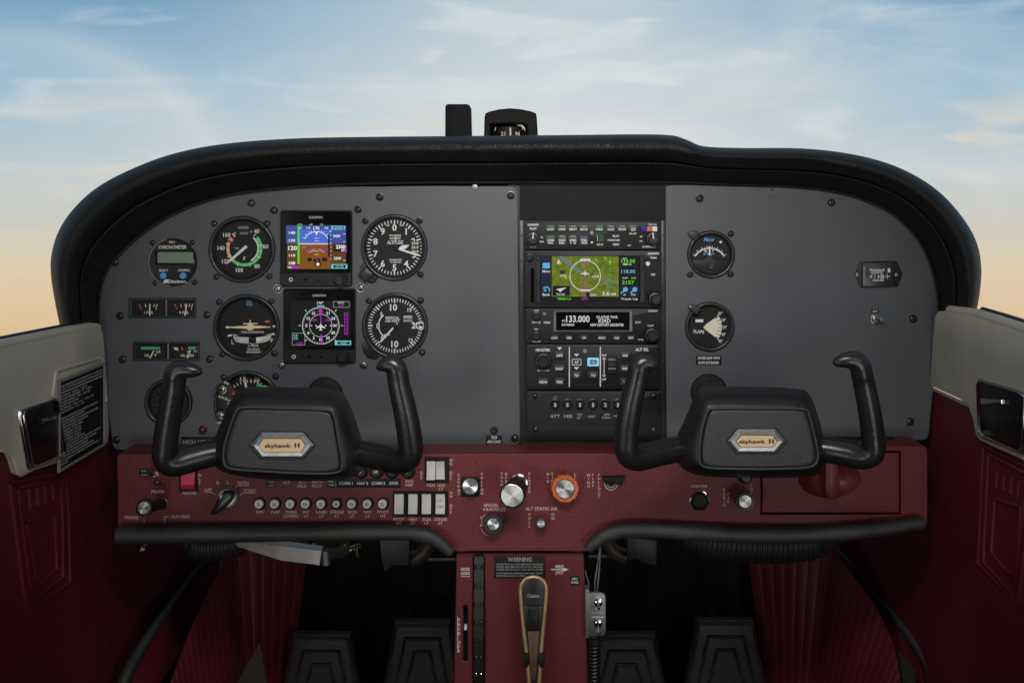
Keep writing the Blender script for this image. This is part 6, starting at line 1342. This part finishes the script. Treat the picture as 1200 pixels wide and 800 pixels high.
# black insulation blankets on the firewall
def blanket(label, x0, x1, d):
    t = Thing('firewall_blanket', label, 'blanket', (x0 + x1) / 2, 860, d, 'black firewall blankets')
    rows = []
    for i in range(41):
        r = []
        for k in range(25):
            u, v = i / 40, k / 24; x = x0 + (x1 - x0) * u; y = 615 + 280 * v
            bulge = .022 * math.sin(math.pi * min(1, v * 2.1)) * (1 if v < .48 else 0) + .012 * math.sin(u * 17 + 2.5 * v) * (1 - .5 * v) + .008 * math.sin(u * 31 + v * 6 + x0)
            r.append(W(x, y, d + bulge))
        rows.append(r)
    m = t.mb(); m.grid(rows); m.build('cover', 'carpet_black', sharp=80)
blanket('black padded blanket on the firewall in the left footwell', 310, 545, -.46); blanket('black padded blanket on the firewall in the right footwell', 675, 930, -.46)
def pedal(label, tl, tr, bl, br):
    d = -.30
    t = Thing('rudder_pedal', label, 'pedal', (bl[0] + br[0]) / 2, 860, d, 'rudder pedals')
    def quad(k, top=0):
        cx_ = (tl[0] + tr[0] + bl[0] + br[0]) / 4; q = []
        for (x, y), sx in ((tl, 1), (tr, -1), (br, -1), (bl, 1)):
            pass
        h = bl[1] - tl[1]; y0 = tl[1] + k * 15.5; f0 = (y0 - tl[1]) / h
        xl = tl[0] + (bl[0] - tl[0]) * f0 + k * 13.5; xr = tr[0] + (br[0] - tr[0]) * f0 - k * 13.5
        yb = tl[1] + h * 1.6; f1 = 1.6
        return [(xl, y0), (xr, y0), (tr[0] + (br[0] - tr[0]) * f1 - k * 10.5, yb), (tl[0] + (bl[0] - tl[0]) * f1 + k * 10.5, yb)]
    m = t.mb(); m.poly(quad(0), -14, 0, 1.5); m.build('tread', 'pedal_rubber', recalc=True)
    for k in range(3):
        q = quad(k + .06); i_ = quad(k + .24); m = t.mb(); q2 = [q[0], q[1], q[2], q[3]]; m.frame(q2, i_, 0, 5.5, 1.2); m.build('tread_ridge', 'pedal_rubber', recalc=True)
    m = t.mb(); m.tube([t.map((tl[0] + tr[0]) / 2, -tl[1] - 30, -14), t.map((tl[0] + tr[0]) / 2, -tl[1] - 30, -120)], .008, 12); m.build('pedal_arm', 'plastic_black')
pedal('far left rudder pedal, lower than its neighbour', (343, 744), (410, 744), (333, 800), (419, 800))
pedal('second rudder pedal from the left, beside the pedestal', (462, 729), (528, 729), (450, 800), (538, 800))
pedal('third rudder pedal from the left, partly behind the coiled cord', (702, 744), (768, 744), (690, 800), (779, 800))
pedal('far right rudder pedal', (817, 727), (883, 727), (804, 800), (897, 800))

# ================================================================== things under the panel
t = Thing('brake_handle', 'flat silver handle angled under the left edge roll', 'handle', 330, 650, -.02)
m = t.mb(); a = [W(x, y, d) for x, y, d in ((276, 634.5, .00), (300, 635.5, .00), (376.5, 645.2, .02), (374.4, 661.6, .02), (330, 656.4, .01), (278, 640, .0))]; b = [p + Vector((0, .012, .002)) for p in a]; m.loft([a, [p + Vector((0, .001, 0)) for p in a], b]); m.build('blade', 'dull_alloy', recalc=True, sharp=15)
m = t.mb(); m.tube([W(381, 645, .01), W(382, 661, .01)], .005, 14); m.tube([W(384, 650, 0), W(404, 645, -.05)], .006, 12); m.build('end_socket', 'grey_metal', recalc=True)
t = Thing('brass_fitting', 'cluster of brass hose fittings under the left edge roll', 'fitting', 395, 645, -.08)
for k, (x, y, r) in enumerate(((373, 640, 5), (380, 643, 6), (388, 640, 7), (398, 643, 6), (405, 636.5, 4))):
    m = t.mb(); m.tube([W(x, y - 8, -.08), W(x + 1, y, -.075), W(x + 2, y + 8, -.08)], [r * .0008, r * .001, r * .0008], 6); m.build('hex_fitting', 'brass', recalc=True, sharp=20)
m = t.mb(); m.tube([W(366, 640, -.09), W(410, 644, -.09), W(421, 640, -.1)], .0045, 10); m.build('pipe', 'brass')
m = t.mb(); m.tube([W(418, 640, -.08), W(418.5, 652, -.08)], .0026, 8); m.build('clip_pin', 'chrome')
for lb, pts in (('dark grey bent bracket hanging under the left edge roll', [(445, 628), (480, 628), (480, 660), (462, 660), (452, 668), (448, 655)]), ('dark grey bent bracket hanging under the right edge roll', [(734, 628), (769, 632), (768.5, 660), (752, 658), (744, 652), (735, 655)])):
    t = Thing('hanging_bracket', lb, 'bracket', pts[0][0], pts[0][1], -.1, 'brackets under the panel'); m = t.mb(); m.poly(pts, 0, 6, 1); m.build('plate', 'bracket_grey')
for lb, P in (('brown hose stub beside the left bracket', [(482, 655), (492, 651), (500, 643), (505, 630)]), ('brown hose stub beside the right bracket', [(734, 652), (722, 648), (714, 640), (708, 628)])):
    t = Thing('hose_stub', lb, 'hose', P[0][0], P[0][1], -.12, 'brown hoses'); m = t.mb(); m.tube(smooth_path([W(x, y, -.12) for x, y in P], 5), .010, 14); m.build('hose', 'hose_brown', sharp=70)
def duct(label, pts, r, d, n):
    t = Thing('corrugated_duct', label, 'duct', pts[0][0], pts[0][1], d, 'black corrugated ducts'); Q = smooth_path([W(x, y, d) for x, y in pts], n); m = t.mb()
    rad = [r * (1.0 + (.07 if i % 4 < 2 else -.05)) * (min(1, .45 + 3.0 * min(i, len(Q) - 1 - i) / len(Q))) for i in range(len(Q))]; m.tube(Q, rad, 20); m.build('hose', 'duct_black', sharp=25)
duct('black corrugated air duct sagging under the right edge roll', [(800, 628), (840, 634), (890, 637.5), (940, 635), (985, 626)], .021, -.01, 34)
duct('short black corrugated duct under the left end of the edge roll', [(215, 634), (240, 640), (270, 637), (290, 630)], .016, -.02, 16)
for lb, P in (('thin horizontal steel rod in the left footwell', [(486, 655.5), (534, 655.5)]), ('thin horizontal steel rod in the right footwell', [(690, 652), (740, 651.5)])):
    t = Thing('control_rod', lb, 'rod', P[0][0], P[0][1], -.15, 'thin control rods'); m = t.mb(); m.tube([W(x, y, -.15) for x, y in P], .0022, 8); m.build('rod', 'grey_metal')
t = Thing('wall_screw', 'small dark screw on the red wall under the left edge roll', 'screw', 166, 644, -.03); m = t.mb()
m.lathe(166, 644, [(4, -20), (4, 0), (3, 1), (1, 1.4), (.01, 1)], 12); m.build('head', 'screw_steel')
